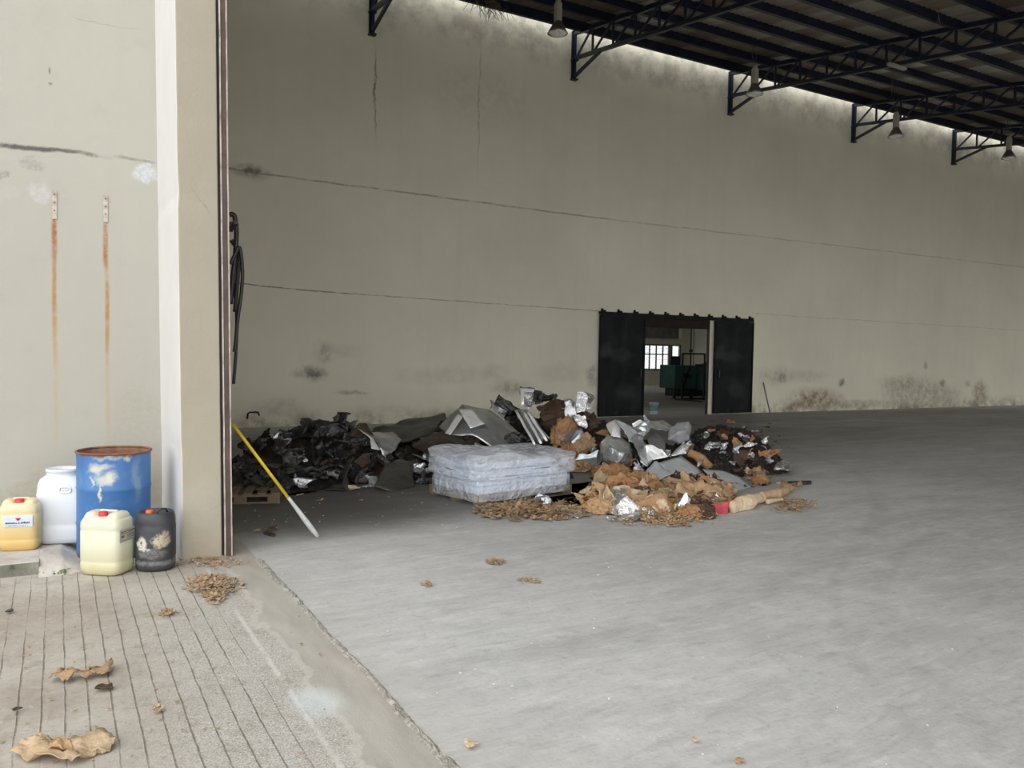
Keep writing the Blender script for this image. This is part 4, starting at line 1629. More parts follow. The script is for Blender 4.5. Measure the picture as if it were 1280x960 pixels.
def scrap(name, px, py, w, h, mat, folds, label, cat, group=None, face=.6, rot=None, smooth=0, amp=.006, lift=.04, n=26, thick=.004, drape=True, at=None, roll=0.0):
    NH[0] += 1
    seed = 100 + NH[0]
    rs = np.random.RandomState(seed)
    n = int(n * 1.5)
    folds = int(folds * 1.7) + 2
    w, h = w * 1.25, h * 1.25
    P = sheet_pts(w, h, n, max(10, int(n * h / w)) if h < w else n, folds, seed, smooth, amp)
    pos = hit(px, py) if at is None else at_y(px, py, at)
    toc = CAM - pos
    toc = toc / np.linalg.norm(toc)
    nz = face * toc * np.array([1, 1, .3]) + (1 - face) * np.array([0, 0, 1.0]) + rs.normal(0, .12, 3)
    nz /= np.linalg.norm(nz)
    ux = np.cross(np.array([0, 0, 1.0]), toc)
    ux -= nz * (ux @ nz)
    ux /= np.linalg.norm(ux)
    uy = np.cross(nz, ux)
    r = math.radians(rs.uniform(-40, 40) if rot is None else rot)
    a, c = ux * math.cos(r) + uy * math.sin(r), -ux * math.sin(r) + uy * math.cos(r)
    Wd = P[..., 0:1] * a + P[..., 1:2] * c + P[..., 2:3] * nz + pos + toc * lift
    b = bmesh.new()
    n_, m_ = P.shape[:2]
    g = []
    for i in range(n_):
        row = []
        for j in range(m_):
            p = Wd[i, j]
            z = p[2]
            if drape:
                hh = H(p[0], p[1])
                if z < hh + .02:
                    z = hh + .02 + .12 * max(-.3, (z - hh)) * -.0 + .012 * fbm((p[0], p[1], seed), 5)
            z = max(z, .006 + .01 * abs(fbm((p[0], p[1], seed), 6)))
            row.append(b.verts.new((p[0], p[1], z)))
        g.append(row)
    for i in range(n_ - 1):
        for j in range(m_ - 1):
            b.faces.new((g[i][j], g[i + 1][j], g[i + 1][j + 1], g[i][j + 1]))
    lo = min(v.co.z for v in b.verts)
    org = Vector((pos[0], pos[1], lo))
    for v in b.verts:
        v.co -= org
    o = done(b, name, HM[mat], None, smooth > 0 or mat in ('bf', 'df'), org)
    md = o.modifiers.new('thickness', 'SOLIDIFY')
    md.thickness = thick
    tag(o, label, cat, group)
    return o


def wad(name, px, py, w, h, mat, label, cat, group=None, lift=.05):
    """a scrunched lump of cloth"""
    NH[0] += 1
    seed = 100 + NH[0]
    rs = random.Random(seed)
    pos = hit(px, py)
    toc = CAM - pos
    toc = toc / np.linalg.norm(toc)
    pos = pos + toc * lift
    b = bmesh.new()
    bmesh.ops.create_icosphere(b, subdivisions=5, radius=1)
    a = rs.uniform(0, 6.28)
    off = Vector((seed * 1.7, seed * .3, 0))
    dep = rs.uniform(.6, .9)
    for v in b.verts:
        d = v.co.copy()
        r1 = 1 - 2 * abs(mn.noise(d * 1.6 + off))
        r2 = 1 - 2 * abs(mn.noise(d * 3.7 + off))
        r3 = 1 - 2 * abs(mn.noise(d * 8 + off))
        r = .58 + .36 * mn.noise(d * 1.1 + off * 2) + .34 * r1 + .24 * r2 + .13 * r3 + .06 * (1 - 2 * abs(mn.noise(d * 17 + off)))
        q = Vector((d.x * w * .62, d.y * w * .5 * dep, d.z * h * .6)) * r
        x, y = q.x * math.cos(a) - q.y * math.sin(a), q.x * math.sin(a) + q.y * math.cos(a)
        v.co = (x, y, max(q.z, .008 - pos[2]))
    lo = min(v.co.z for v in b.verts)
    for v in b.verts:
        v.co.z -= lo
    o = done(b, name, HM[mat], None, True, (pos[0], pos[1], pos[2] + lo))
    tag(o, label, cat, group)
    return o


def poly(name, mat, verts, faces, label, cat, group=None, sub=4, amp=.02, fr=4.0, thick=.005, smooth=True, parent=None):
    """sheet with its own outline; every vertex has its own distance into the hall"""
    b = bmesh.new()
    P = [Vector(at_y(*v)) for v in verts]
    org = sum(P, Vector()) / len(P)
    org.z = min(p.z for p in P)
    if parent is not None:
        org = parent.location.copy()
    vs_ = [b.verts.new(p - org) for p in P]
    for f in faces:
        b.faces.new([vs_[i] for i in f])
    bmesh.ops.triangulate(b, faces=[f for f in b.faces if len(f.verts) > 4])
    bmesh.ops.subdivide_edges(b, edges=b.edges[:], cuts=sub, use_grid_fill=True)
    for v in b.verts:
        q = (v.co + org) * fr
        v.co += .7 * amp * Vector(mn.noise_vector(q)) + amp * Vector([1 - 2 * abs(c) for c in mn.noise_vector(q * .9 + Vector((9, 3, 1)))]) * .9 + amp * .4 * Vector([1 - 2 * abs(c) for c in mn.noise_vector(q * 2.6)])
        if v.co.z + org.z < .006:
            v.co.z = .006 - org.z
    o = done(b, name, HM[mat], parent, smooth)
    if parent is None:
        o.location = org
    md = o.modifiers.new('thickness', 'SOLIDIFY')
    md.thickness = thick
    if parent is None:
        tag(o, label, cat, group)
    return o


BLK = 'black and dark plastic films on the left of the heap'
FOI = 'silver foil sheets in the heap'
RAG = 'brown and tan fabric scraps at the front of the heap'
FIL_B = 'crumpled black plastic film lying in the dark left side of the heap'
# --- left: black film (many indistinguishable crumpled pieces)
for px, py, w, h, mt in ((318, 566, .8, .7, 'bf'), (335, 590, .9, .6, 'bf'), (350, 560, .8, .6, 'df'), (372, 545, .9, .7, 'bf'), (395, 533, .7, .5, 'df'), (410, 545, .9, .6, 'bf'),
                         (430, 535, .7, .5, 'df'), (365, 575, .8, .6, 'bf'), (398, 570, .9, .6, 'bf'), (425, 565, .8, .6, 'bf'), (345, 607, .9, .5, 'bf'), (380, 595, .9, .5, 'bf'),
                         (450, 580, .8, .5, 'bf'), (440, 555, .7, .5, 'bf'), (308, 590, .8, .8, 'bf'), (305, 610, .8, .5, 'df'), (420, 590, .9, .4, 'bf'), (475, 572, .6, .5, 'bf'), (330, 548, .5, .4, 'bf')):
    scrap('plastic_film', px, py, w * 1.1, h * 1.1, mt, 9, FIL_B, 'plastic film', BLK, .55, amp=.012)
scrap('plastic_film', 352, 556, .55, .45, 'gs', 8, 'dull grey film scrap near the pole top, among the black film', 'plastic film', BLK, .7)
scrap('plastic_film', 360, 572, .5, .5, 'df', 7, 'dark grey upright film with glints, middle of the black film', 'plastic film', BLK, .8)
scrap('foil_scrap', 397, 523, .45, .22, 'gs', 8, 'small glinting foil crest on top of the black film', 'foil', FOI, .6, lift=.1)
scrap('foil_scrap', 373, 572, .18, .14, 'si', 5, 'tiny bright foil flake in the middle of the black film', 'foil', FOI, .8, lift=.15, n=14)
scrap('plastic_film', 440, 545, .55, .5, 'br', 6, 'matt dark brown piece behind the white-edged grey sheet', 'plastic film', BLK, .7, smooth=2)
scrap('plastic_bag', 376, 603, .32, .30, 'gs', 8, 'small greyish plastic bag at the foot of the black film', 'plastic bag', None, .8, smooth=1, lift=.1)
scrap('plastic_film', 405, 592, .75, .30, 'gs', 10, 'long dull translucent film strip along the foot of the black film', 'plastic film', BLK, .6, rot=-8, lift=.1)
scrap('plastic_film', 455, 597, .7, .25, 'df', 6, 'greenish grey film strip lying low before the dark bag', 'plastic film', BLK, .5, rot=0, lift=.08)
scrap('plastic_film', 425, 612, .9, .16, 'df', 5, 'flat dark film strip on the floor in front of the black film', 'plastic film', BLK, .15, rot=0)
scrap('foil_scrap', 461, 610, .22, .12, 'si', 5, 'small bright foil scrap on the floor left of the dark bag', 'foil', FOI, .4, n=14)
scrap('fabric_scrap', 445, 612, .2, .12, 'pt', 6, 'small yellowish scrap on the floor left of the dark bag', 'scrap', None, .3, n=14, smooth=1)
# grey sheet with white edge
g = poly('plastic_film', 'gs', [(446, 538, 11.5), (465, 548, 11.2), (474, 562, 10.95), (492, 566, 11.0), (502, 550, 11.4), (490, 542, 11.7), (470, 540, 11.8), (480, 575, 10.9)],
         [(0, 1, 6), (1, 2, 3, 4), (1, 4, 5, 6), (2, 7, 3)], 'dark grey sheet with a bright white folded edge, left middle of the heap', 'plastic film', BLK, 4, .02)
poly('bright_edge', 'wf', [(446, 535, 11.42), (449, 537, 11.38), (465, 547, 11.12), (462, 548, 11.10), (475, 563, 10.85), (464, 561, 10.85)], [(0, 1, 2, 3), (3, 2, 4, 5)], '', '', None, 3, .008, parent=g)
# dark bag
g = poly('plastic_bag', 'df', [(480, 582, 10.5), (493, 577, 10.6), (516, 580, 10.5), (518, 609, 9.95), (488, 617, 9.75), (467, 609, 9.85), (492, 596, 10.1), (505, 596, 10.1), (500, 574, 10.8)],
         [(0, 1, 7, 6), (1, 8, 2, 7), (2, 3, 7), (7, 3, 4, 6), (6, 4, 5), (0, 6, 5)], 'dark grey squarish bag standing on the floor left of the wrapped stack', 'plastic bag', None, 5, .02, 3)
scrap('foil_scrap', 521, 588, .6, .5, 'gs', 9, 'crumpled dull foil between the dark bag and the wrapped stack', 'foil', FOI, .8, lift=.1)
scrap('foil_scrap', 533, 572, .6, .35, 'gs', 9, 'glinting foil tucked behind the left end of the wrapped stack', 'foil', FOI, .7, lift=.1)
scrap('foil_scrap', 532, 604, .4, .25, 'df', 7, 'dark shiny film scrap on the floor by the wrapped stack', 'foil', FOI, .5)
# dark sheets in the middle
for px, py, w, h, mt, lb in ((520, 535, 1.2, .5, 'df', 'broad dark sheet lying along the back of the heap, left of the grey tent-like sheet'),
                             (545, 552, .9, .5, 'br', 'dark brown stiff sheet below the grey tent-like sheet'),
                             (585, 556, .7, .4, 'br', 'dark brown crumpled sheet right below the grey tent-like sheet'),
                             (505, 545, .7, .4, 'br', 'brownish crumpled sheet in the middle of the heap, beside a dark hollow'),
                             (560, 565, .7, .3, 'bf', 'black film scrap just behind the wrapped stack')):
    scrap('dark_sheet', px, py, w, h, mt, 6, lb, 'plastic film', 'dark sheets in the middle of the heap', .5, rot=8, smooth=1, lift=.06)
poly('dark_sheet', 'df', [(452, 551, 12.7), (470, 537, 13.1), (508, 528, 13.3), (552, 519, 13.1), (566, 530, 12.4), (534, 548, 12.0), (492, 557, 12.0), (512, 540, 12.5)], [(0, 1, 7), (1, 2, 7), (2, 3, 4, 7), (4, 5, 7), (5, 6, 7), (6, 0, 7)],
     'wide dark grey sheet covering the back of the heap beside the tent-like sheet', 'plastic film', 'dark sheets in the middle of the heap', 4, .05, 3)
poly('dark_sheet', 'b2', [(514, 562, 11.5), (528, 548, 11.8), (556, 541, 11.9), (586, 545, 11.6), (600, 556, 11.2), (590, 568, 10.9), (556, 570, 10.9), (532, 572, 11.0), (556, 555, 11.1)], [(0, 1, 8), (1, 2, 8), (2, 3, 8), (3, 4, 5, 8), (5, 6, 8), (6, 7, 8), (7, 0, 8)],
     'dark brown wrinkled sheet behind the left end of the wrapped stack', 'plastic film', 'dark sheets in the middle of the heap', 4, .05, 3)
# grey tent sheet
g = poly('plastic_sheet', 'gs', [(577, 507, 11.9), (548, 534, 11.9), (560, 545, 11.4), (576, 546, 11.3), (590, 546, 11.25), (622, 564, 11.0), (634, 560, 11.05), (655, 546, 11.7), (612, 514, 12.2), (592, 520, 11.55), (606, 534, 11.3)],
         [(0, 1, 2, 3), (0, 3, 9), (3, 4, 9), (9, 4, 10), (4, 5, 6, 10), (9, 10, 8, 0), (10, 6, 7, 8)], 'large dull grey sheet standing like a tent above the wrapped stack', 'plastic film', None, 5, .022, 3)
poly('fold_highlight', 'wf', [(573, 511, 11.62), (590, 512, 11.5), (606, 530, 11.2), (588, 536, 11.12), (580, 524, 11.3)], [(0, 1, 2, 4), (4, 2, 3)], '', '', None, 4, .010, parent=g)  # sky reflection on the fold, given as a near-white piece
poly('fold_highlight', 'wf', [(572, 517, 11.55), (579, 520, 11.4), (563, 544, 11.2), (556, 542, 11.3)], [(0, 1, 2, 3)], '', '', None, 4, .008, parent=g)
poly('hanging_edge', 'si', [(594, 553, 11.05), (622, 564, 10.9), (621, 568, 10.9), (593, 556, 11.0)], [(0, 1, 2, 3)], '', '', None, 3, .006, parent=g)
# foil cluster at the top
g = poly('foil_sheet', 'si', [(643, 513, 11.7), (660, 514, 11.6), (687, 550, 11.0), (668, 557, 10.9), (650, 512, 11.45), (674, 553, 10.75), (656, 513, 11.75), (681, 551, 11.15)],
         [(0, 4, 5, 3), (4, 6, 7, 5), (6, 1, 2, 7)], 'pleated silver foil panel leaning in the top middle of the heap', 'foil', FOI, 6, .012, 5)
for a_, c_ in (((643, 513, 11.55), (667, 557, 10.78)), ((652, 513, 11.4), (675, 555, 10.68)), ((657, 514, 11.45), (682, 552, 10.9))):
    poly('pleat_highlight', 'wf', [(a_[0], a_[1], a_[2]), (a_[0] + 3.2, a_[1], a_[2] - .02), (c_[0] + 3, c_[1] - 1, c_[2] - .02), (c_[0], c_[1], c_[2])], [(0, 1, 2, 3)], '', '', None, 5, .008, 5, parent=g)  # specular stripes of the pleats laid on as white strips
g = poly('foil_sheet', 'si', [(650, 484, 12.1), (668, 486, 12.0), (668, 503, 11.9), (651, 508, 11.9), (660, 512, 11.8)], [(0, 1, 2, 3), (3, 2, 4)], 'upright silver foil sheet at the very top of the heap', 'foil', FOI, 5, .02, 5)
poly('bright_edge', 'wf', [(650, 485, 11.95), (668, 487, 11.85), (667, 490, 11.82), (654, 489, 11.85), (655, 507, 11.78), (651, 508, 11.8)], [(0, 1, 2, 3), (0, 3, 4, 5)], '', '', None, 4, .008, 5, parent=g)  # highlight along the foil edge as a near-white strip
poly('dark_flap', 'bf', [(667, 487, 11.95), (678, 490, 12.0), (675, 504, 11.9), (666, 503, 11.85)], [(0, 1, 2, 3)], '', '', None, 4, .015, parent=g)
for px, py, w, h, mt, at, lb in ((632, 512, .5, .45, 'bf', 11.9, 'ragged black film arching left of the pleated foil'), (622, 512, .45, .35, 'gs', 11.8, 'dull foil peeking out behind the grey tent-like sheet'),
                                 (690, 508, .5, .6, 'br', 11.9, 'dark brown rag between the upright foil and the brown stump'), (697, 525, .6, .6, 'br', 11.5, 'dark brown torn rag right of the pleated foil'),
                                 (645, 550, .6, .3, 'bf', 11.2, 'speckled black film below the pleated foil'), (683, 497, .45, .2, 'bf', 11.9, 'black strip slanting beside the upright foil')):
    scrap('dark_sheet', px, py, w, h, mt, 7, lb, 'plastic film', 'dark films at the top of the heap', .8, at=at, drape=False)
for px, py, w, h, mt, at, lb in ((731, 502, .34, .28, 'si', 11.5, 'crumpled silver foil on top of the brown stump'), (714, 512, .2, .42, 'gs', 11.4, 'tall dull foil strip on the left edge of the brown stump'),
                                 (724, 528, .22, .22, 'si', 11.3, 'small silver foil scrap halfway down the brown stump'), (719, 552, .3, .35, 'gs', 11.0, 'blue-grey foil flap low on the brown stump'),
                                 (738, 578, .45, .3, 'gs', 10.3, 'dull foil sheet at the foot of the brown stump')):
    scrap('foil_scrap', px, py, w, h, mt, 2, lb, 'foil', FOI, .85, at=at, drape=False, rot=8)
for px, py, w, h, mt, at, lb in ((725, 520, .55, .6, 'br', 11.6, 'dark brown upright bundle forming the stump below the top foil'), (738, 530, .35, .6, 'br', 11.5, 'dark brown strip hanging on the right of the stump'),
                                 (706, 548, .5, .6, 'or', 11.1, 'rust brown rag hanging left below the stump'), (733, 560, .45, .4, 'tn', 10.8, 'tan fabric patch low on the stump'),
                                 (712, 572, .5, .4, 'or', 10.6, 'rust brown rag behind the right end of the wrapped stack'), (727, 585, .6, .3, 'tn', 10.0, 'tan rag draped beside the right end of the wrapped stack')):
    if mt != 'br':
        wad('fabric_scrap', px, py, w * .72, h * .85, mt, lb, 'fabric', RAG)
        continue
    scrap('fabric_scrap', px, py, w * .8, h, mt, 6, lb, 'fabric', RAG, .8, smooth=2, at=at, drape=False, thick=.012, amp=.03)
# silver bags in the centre
poly('plastic_bag', 'gp', [(749, 558, 10.0), (757, 545, 10.1), (774, 546, 10.1), (788, 556, 10.0), (792, 572, 9.8), (786, 585, 9.6), (764, 586, 9.5), (752, 576, 9.7), (762, 560, 9.55), (778, 568, 9.35), (770, 578, 9.3)],
     [(0, 1, 8), (1, 2, 8), (2, 3, 9, 8), (3, 4, 9), (4, 5, 10, 9), (5, 6, 10), (6, 7, 10), (7, 0, 8), (7, 8, 9, 10)], 'large bulging silver bag in the centre of the heap', 'plastic bag', None, 4, .03, 4)
poly('foil_sheet', 'wf', [(757, 532, 10.2), (768, 524, 10.25), (775, 537, 10.1), (776, 549, 9.9), (764, 548, 9.9), (767, 538, 9.95)], [(0, 1, 5), (1, 2, 5), (2, 3, 5), (3, 4, 5), (4, 0, 5)], 'whitish crumpled foil tip on top of the bulging silver bag', 'foil', FOI, 4, .03, 7)
poly('foil_sheet', 'pn', [(768, 526, 10.3), (784, 532, 10.2), (796, 541, 10.0), (797, 555, 9.8), (787, 556, 9.75), (778, 540, 10.0)], [(0, 1, 5), (1, 2, 3, 5), (3, 4, 5)], 'bright curved foil right of the whitish tip', 'foil', FOI, 5, .035, 6)
poly('foil_sheet', 'gp', [(798, 536, 10.2), (806, 527, 10.3), (826, 527, 10.3), (842, 534, 10.1), (834, 541, 9.9), (812, 536, 9.9), (803, 552, 9.8)], [(0, 1, 5, 6), (1, 2, 5), (2, 3, 4, 5)], 'grey foil sheet arching at the back centre', 'foil', FOI, 5, .025, 5)
poly('foil_sheet', 'gs', [(809, 550, 9.8), (822, 541, 10.0), (833, 557, 9.7), (831, 567, 9.5), (815, 562, 9.5)], [(0, 1, 2, 3, 4)], 'flat grey foil flap in the centre right of the heap', 'foil', FOI, 5, .015, 4)
poly('foil_sheet', 'gp', [(790, 548, 9.85), (799, 543, 9.95), (813, 564, 9.6), (810, 584, 9.2), (801, 578, 9.25), (796, 562, 9.5)], [(0, 1, 2, 5), (5, 2, 3, 4)], 'slanting grey foil strip beside the bulging silver bag', 'foil', FOI, 5, .02, 5)
for px, py, w, h, mt, at, f, lb in ((815, 571, .55, .35, 'wf', 9.4, 3, 'bright wrinkled foil just above the two flat panels'), (797, 588, .35, .22, 'si', 9.0, 4, 'small shiny foil lump above the tan rags'),
                                    (803, 533, .3, .35, 'gp', 10.1, 4, 'crumpled foil upright between the two arching foils'), (850, 563, .4, .3, 'si', 9.6, 4, 'shiny folded foil under the cloudy bag')):
    scrap('foil_sheet', px, py, w, h, mt, f, lb, 'foil', FOI, .75, at=at, drape=False, lift=.05, n=30)
g = poly('plastic_bag', 'cb', [(836, 536, 9.9), (847, 529, 10.0), (860, 527, 10.0), (864, 535, 9.9), (862, 550, 9.7), (850, 555, 9.6), (836, 551, 9.65), (848, 541, 9.45), (856, 541, 9.5)],
         [(0, 1, 7), (1, 2, 8, 7), (2, 3, 8), (3, 4, 8), (4, 5, 7, 8), (5, 6, 7), (6, 0, 7)], 'cloudy grey plastic bag with rounded end, right of centre on the heap', 'plastic bag', None, 5, .015, 5)
# two flat dull panels
g = poly('foil_sheet', 'pn', [(820, 580, 9.1), (852, 570, 9.3), (878, 591, 8.75), (855, 598, 8.6), (838, 592, 8.75)], [(0, 1, 4), (1, 2, 3, 4)], 'flat dull silver panel sloping to the right, upper of the two', 'foil', FOI, 5, .012, 3)
g = poly('foil_sheet', 'pn', [(806, 591, 8.75), (819, 578, 8.95), (841, 594, 8.55), (818, 605, 8.4)], [(0, 1, 2, 3)], 'bluish silver flap with a bright crease, left below the upper flat panel', 'foil', FOI, 6, .022, 5)
g = poly('foil_sheet', 'pn', [(878, 587, 8.7), (904, 589, 8.7), (926, 597, 8.45), (943, 611, 8.1), (922, 616, 7.95), (896, 606, 8.2), (900, 597, 8.4)], [(0, 1, 6), (1, 2, 6), (2, 3, 4, 6), (0, 6, 5), (6, 4, 5)],
         'flat dull silver panel sloping to the right, lower of the two', 'foil', FOI, 4, .010, 3)
scrap('foil_scrap', 886, 601, .35, .2, 'si', 8, 'shiny crinkled foil between the two flat panels', 'foil', FOI, .6, at=8.3, drape=False)
# right dark mound
for px, py, w, h, mt, lb in ((895, 560, .55, .25, 'si', 'streaky silver foil wedged in the left face of the dark right mound'), (876, 548, .35, .3, 'bf', 'black shiny film left of the dark right mound'),
                             (928, 545, .28, .2, 'si', 'crumpled foil high on the dark right mound'), (945, 540, .25, .2, 'gs', 'dull foil on the upper right slope of the dark mound'),
                             (955, 553, .22, .16, 'si', 'small bright foil on the right edge of the dark mound'), (938, 569, .16, .2, 'si', 'single bright foil flake in the middle of the dark right mound'),
                             (920, 563, .3, .2, 'gs', 'glinting film scrap left of the single bright flake'), (905, 575, .4, .2, 'bf', 'black film low on the dark right mound')):
    scrap('foil_scrap', px, py, w, h, mt, 9, lb, 'foil', 'foil scraps on the dark right mound', .8, lift=.07, n=20)
for px, py, w, h, mt, lb in ((913, 529, .5, .25, 'or', 'reddish brown rag on top of the dark right mound'), (905, 545, .6, .4, 'br', 'dark brown shredded rag on the left of the dark right mound'),
                             (935, 575, .7, .3, 'br', 'dark brown shredded rag at the foot of the dark right mound'), (958, 568, .4, .3, 'or', 'rust brown rag on the right slope of the dark mound'),
                             (955, 592, .5, .2, 'br', 'flat dark rag in front of the dark right mound')):
    scrap('fabric_scrap', px, py, w, h, mt, 9, lb, 'fabric', 'rags on the dark right mound', .6, lift=.05, thick=.01, amp=.02)
g = poly('foil_scrap', 'si', [(966, 586, 8.6), (976, 578, 8.9), (990, 580, 8.85), (989, 591, 8.5), (969, 589, 8.5), (978, 584, 8.6)], [(0, 1, 5), (1, 2, 5), (2, 3, 5), (3, 4, 0, 5)],
         'isolated bright foil square lying right of the dark mound', 'foil', FOI, 6, .035, 9)
# hides / fabric in front
RG = ((765, 600, .55, .4, 'or', 'rust brown folded fabric below the bulging silver bag'), (780, 612, .5, .3, 'or', 'rust brown pleated fabric left of the centre front'), (748, 612, .4, .35, 'br', 'dark brown rag in the shadowed hollow right of the wrapped stack'),
      (735, 634, .45, .2, 'tn', 'tan flat rag on the floor right of the wrapped stack'), (756, 640, .35, .25, 'tn', 'orange tan rag left of the front foil'), (770, 625, .3, .2, 'pt', 'pale tan scrap above the front foil'),
      (805, 625, .35, .25, 'br', 'dark crumbly rag right of the front foil'), (812, 610, .3, .3, 'tn', 'tan rag below the bluish silver flap'), (825, 618, .45, .3, 'tn', 'tan crumpled rag in the middle of the front'),
      (845, 640, .7, .35, 'pt', 'large pale tan hide-like rag at the very front'), (820, 640, .3, .25, 'pt', 'pale rag left of the large pale rag'), (862, 610, .4, .3, 'tn', 'ochre rag standing in front of the upper flat panel'),
      (850, 605, .35, .25, 'br', 'dark olive rag below the upper flat panel'), (875, 622, .4, .3, 'tn', 'ochre rag with a dark hole left of the red cloth'), (890, 612, .4, .2, 'tn', 'ochre tattered rag below the lower flat panel'),
      (868, 645, .35, .2, 'or', 'small orange brown rag at the front edge right of the large pale rag'), (882, 645, .25, .2, 'br', 'dark shredded rag at the front edge'), (840, 625, .45, .2, 'or', 'orange brown rag behind the large pale rag'),
      (795, 605, .35, .25, 'or', 'rusty crumbly rag below the small shiny foil lump'), (806, 645, .25, .16, 'fb', 'ragged fibre lump at the front left of the large pale rag'), (943, 600, .3, .2, 'tn', 'tan rag left of the loop-shaped roll'),
      (951, 604, .35, .2, 'or', 'orange brown rag just behind the loop-shaped roll'), (905, 620, .3, .2, 'tn', 'ochre scrap above the red cloth'), (935, 590, .22, .2, 'pt', 'pale yellow rag at the foot of the dark mound'),
      (948, 593, .3, .18, 'fb', 'pale grey shredded rag right of the pale yellow rag'), (990, 608, .3, .1, 'or', 'flat pointed brown rag right of the loop-shaped roll'))
for k_, (px, py, w, h, mt, lb) in enumerate(RG):
    if k_ not in (3, 9, 25) and k_ % 3 != 2:
        wad('fabric_scrap', px, py, w, h, mt, lb, 'fabric', RAG)
        continue
    scrap('fabric_scrap', px, py, w * 1.15, h * 1.3, mt, 9, lb, 'fabric', RAG, .55, smooth=1, thick=.012, amp=.022, lift=.06)
for px, py, w, h, mt, lb in ((786, 634, .62, .5, 'si', 'crumpled silver foil at the very front of the heap'), (779, 650, .3, .12, 'gs', 'dull foil tail on the floor below the front foil'), (850, 630, .25, .15, 'gs', 'grey film scrap on the large pale rag'),
                             (896, 627, .16, .11, 'si', 'tiny silver scrap above the red cloth'), (833, 600, .3, .2, 'gs', 'grey film patch between the two tan rags')):
    scrap('foil_scrap', px, py, w, h, mt, 3, lb, 'foil', FOI, .7, lift=.38 if py < 640 else .1, n=20)
scrap('red_cloth', 905, 634, .22, .11, 'rd', 1, 'small red cloth at the front right of the heap', 'cloth', None, .7, rot=12, smooth=1, lift=.42, thick=.012, n=20, drape=False, amp=.03)


def roll(name, pts, rads, mat, label, cat, amp=.03):
    b = bmesh.new()
    P = [Vector(p) for p in pts]
    # resample
    Q, R_ = [], []
    for i in range(len(P) - 1):
        for k in range(8):
            t = k / 8
            Q.append(P[i].lerp(P[i + 1], t))
            R_.append(rads[i] * (1 - t) + rads[i + 1] * t)
    Q.append(P[-1])
    R_.append(rads[-1])
    tube(b, [tuple(q) for q in Q], R_, 40)
    bmesh.ops.subdivide_edges(b, edges=[e for e in b.edges if e.calc_length() > .03], cuts=2, use_grid_fill=True)
    for v in b.verts:
        nv = Vector(mn.noise_vector(v.co * 4.5)) * amp + Vector(mn.noise_vector(v.co * 11)) * amp * .6 + Vector(mn.noise_vector(v.co * 25)) * amp * .3
        v.co += nv
        v.co.z = max(v.co.z, .004)
    org = Vector((P[0].x, P[0].y, 0))
    for v in b.verts:
        v.co -= org
    o = done(b, name, HM[mat], None, True, org)
    tag(o, label, cat, RAG)
    return o


rr = random.Random(77)
for k in range(104):
    px, py = rr.uniform(738, 905), rr.uniform(600, 645)
    if py > 640 - abs(px - 830) * .05:
        py -= 12
    if k % 3 == 0:
        wad('fabric_scrap', px, py, rr.uniform(.12, .28), rr.uniform(.10, .2), rr.choice(['tn', 'tn', 'or', 'pt', 'br']), 'small tattered brown or tan shred among the front rags of the heap', 'fabric', 'small rag shreds at the front of the heap')
        continue
    scrap('fabric_scrap', px, py, rr.uniform(.2, .46), rr.uniform(.16, .34), rr.choice(['tn', 'or', 'or', 'pt', 'br', 'br', 'fb', 'hd']), 3, 'small tattered brown or tan shred among the front rags of the heap', 'fabric', 'small rag shreds at the front of the heap',
          rr.uniform(.3, .9), smooth=1, thick=.008, amp=.03, lift=rr.uniform(.10, .30), n=18)
for k in range(26):
    px, py = rr.uniform(690, 870), rr.uniform(530, 600)
    scrap('foil_scrap', px, py, rr.uniform(.14, .34), rr.uniform(.12, .28), rr.choice(['si', 'gs', 'gs', 'bf', 'or']), 7, 'small crumpled shred between the larger silver sheets of the heap', 'foil', 'small shreds between the silver sheets',
          rr.uniform(.4, 1), lift=rr.uniform(.03, .2), n=14, drape=False)
for k in range(30):
    px, py = rr.uniform(305, 530), rr.uniform(535, 605)
    scrap('plastic_film', px, py, rr.uniform(.18, .40), rr.uniform(.15, .30), rr.choice(['bf', 'bf', 'df', 'gs', 'br']), 8, 'small crinkled dark film shred on the left side of the heap', 'plastic film', 'small film shreds on the left of the heap',
          rr.uniform(.4, 1), lift=rr.uniform(.05, .2), n=14, drape=False)
for k in range(22):
    px, py = rr.uniform(870, 962), rr.uniform(532, 588)
    scrap('foil_scrap', px, py, rr.uniform(.10, .26), rr.uniform(.08, .2), rr.choice(['si', 'gs', 'bf', 'br', 'br', 'or']), 8, 'tiny crinkled shred on the dark right mound of the heap', 'foil', 'tiny shreds on the dark right mound',
          rr.uniform(.4, 1), lift=rr.uniform(.02, .12), n=12, drape=False)
a0, a1, a2 = at_z(912, 634, .07), at_z(934, 627, .09), at_z(952, 622, .08)
roll('fabric_roll', (a0, a1, a2), (.07, .095, .06), 'pt', 'plump pale yellowish rolled rag right of the red cloth', 'fabric')
l0, l1, l2, l3 = at_z(953, 620, .07), at_z(972, 617, .07), at_z(985, 610, .07), at_z(979, 602, .08)
roll('fabric_roll', (l0, l1, l2, l3), (.055, .06, .06, .03), 'tn', 'tan loop-shaped roll at the right tip of the heap', 'fabric', .015)
scrap('fabric_scrap', 973, 605, .2, .12, 'pt', 5, 'whitish scrap inside the loop-shaped roll', 'fabric', RAG, .6, smooth=2, n=14, thick=.012)
l0, l1, l2 = at_y(860, 566, 9.35), at_y(874, 572, 9.2), at_y(888, 584, 9.0)
roll('fabric_roll', (l0, l1, l2), (.06, .085, .06), 'or', 'orange brown rolled hide slanting down before the dark right mound', 'fabric', .02)
l0, l1 = at_z(958, 627, .04), at_z(978, 625, .03)
roll('fabric_roll', (l0, l1), (.035, .02), 'pt', 'thin pale roll end sticking out right of the plump roll', 'fabric', .008)
b = bmesh.new()
p, q = at_z(985, 604, .03), at_z(1013, 603, .03)
tube(b, [(0, 0, 0), tuple(q - p)], .03, 10)
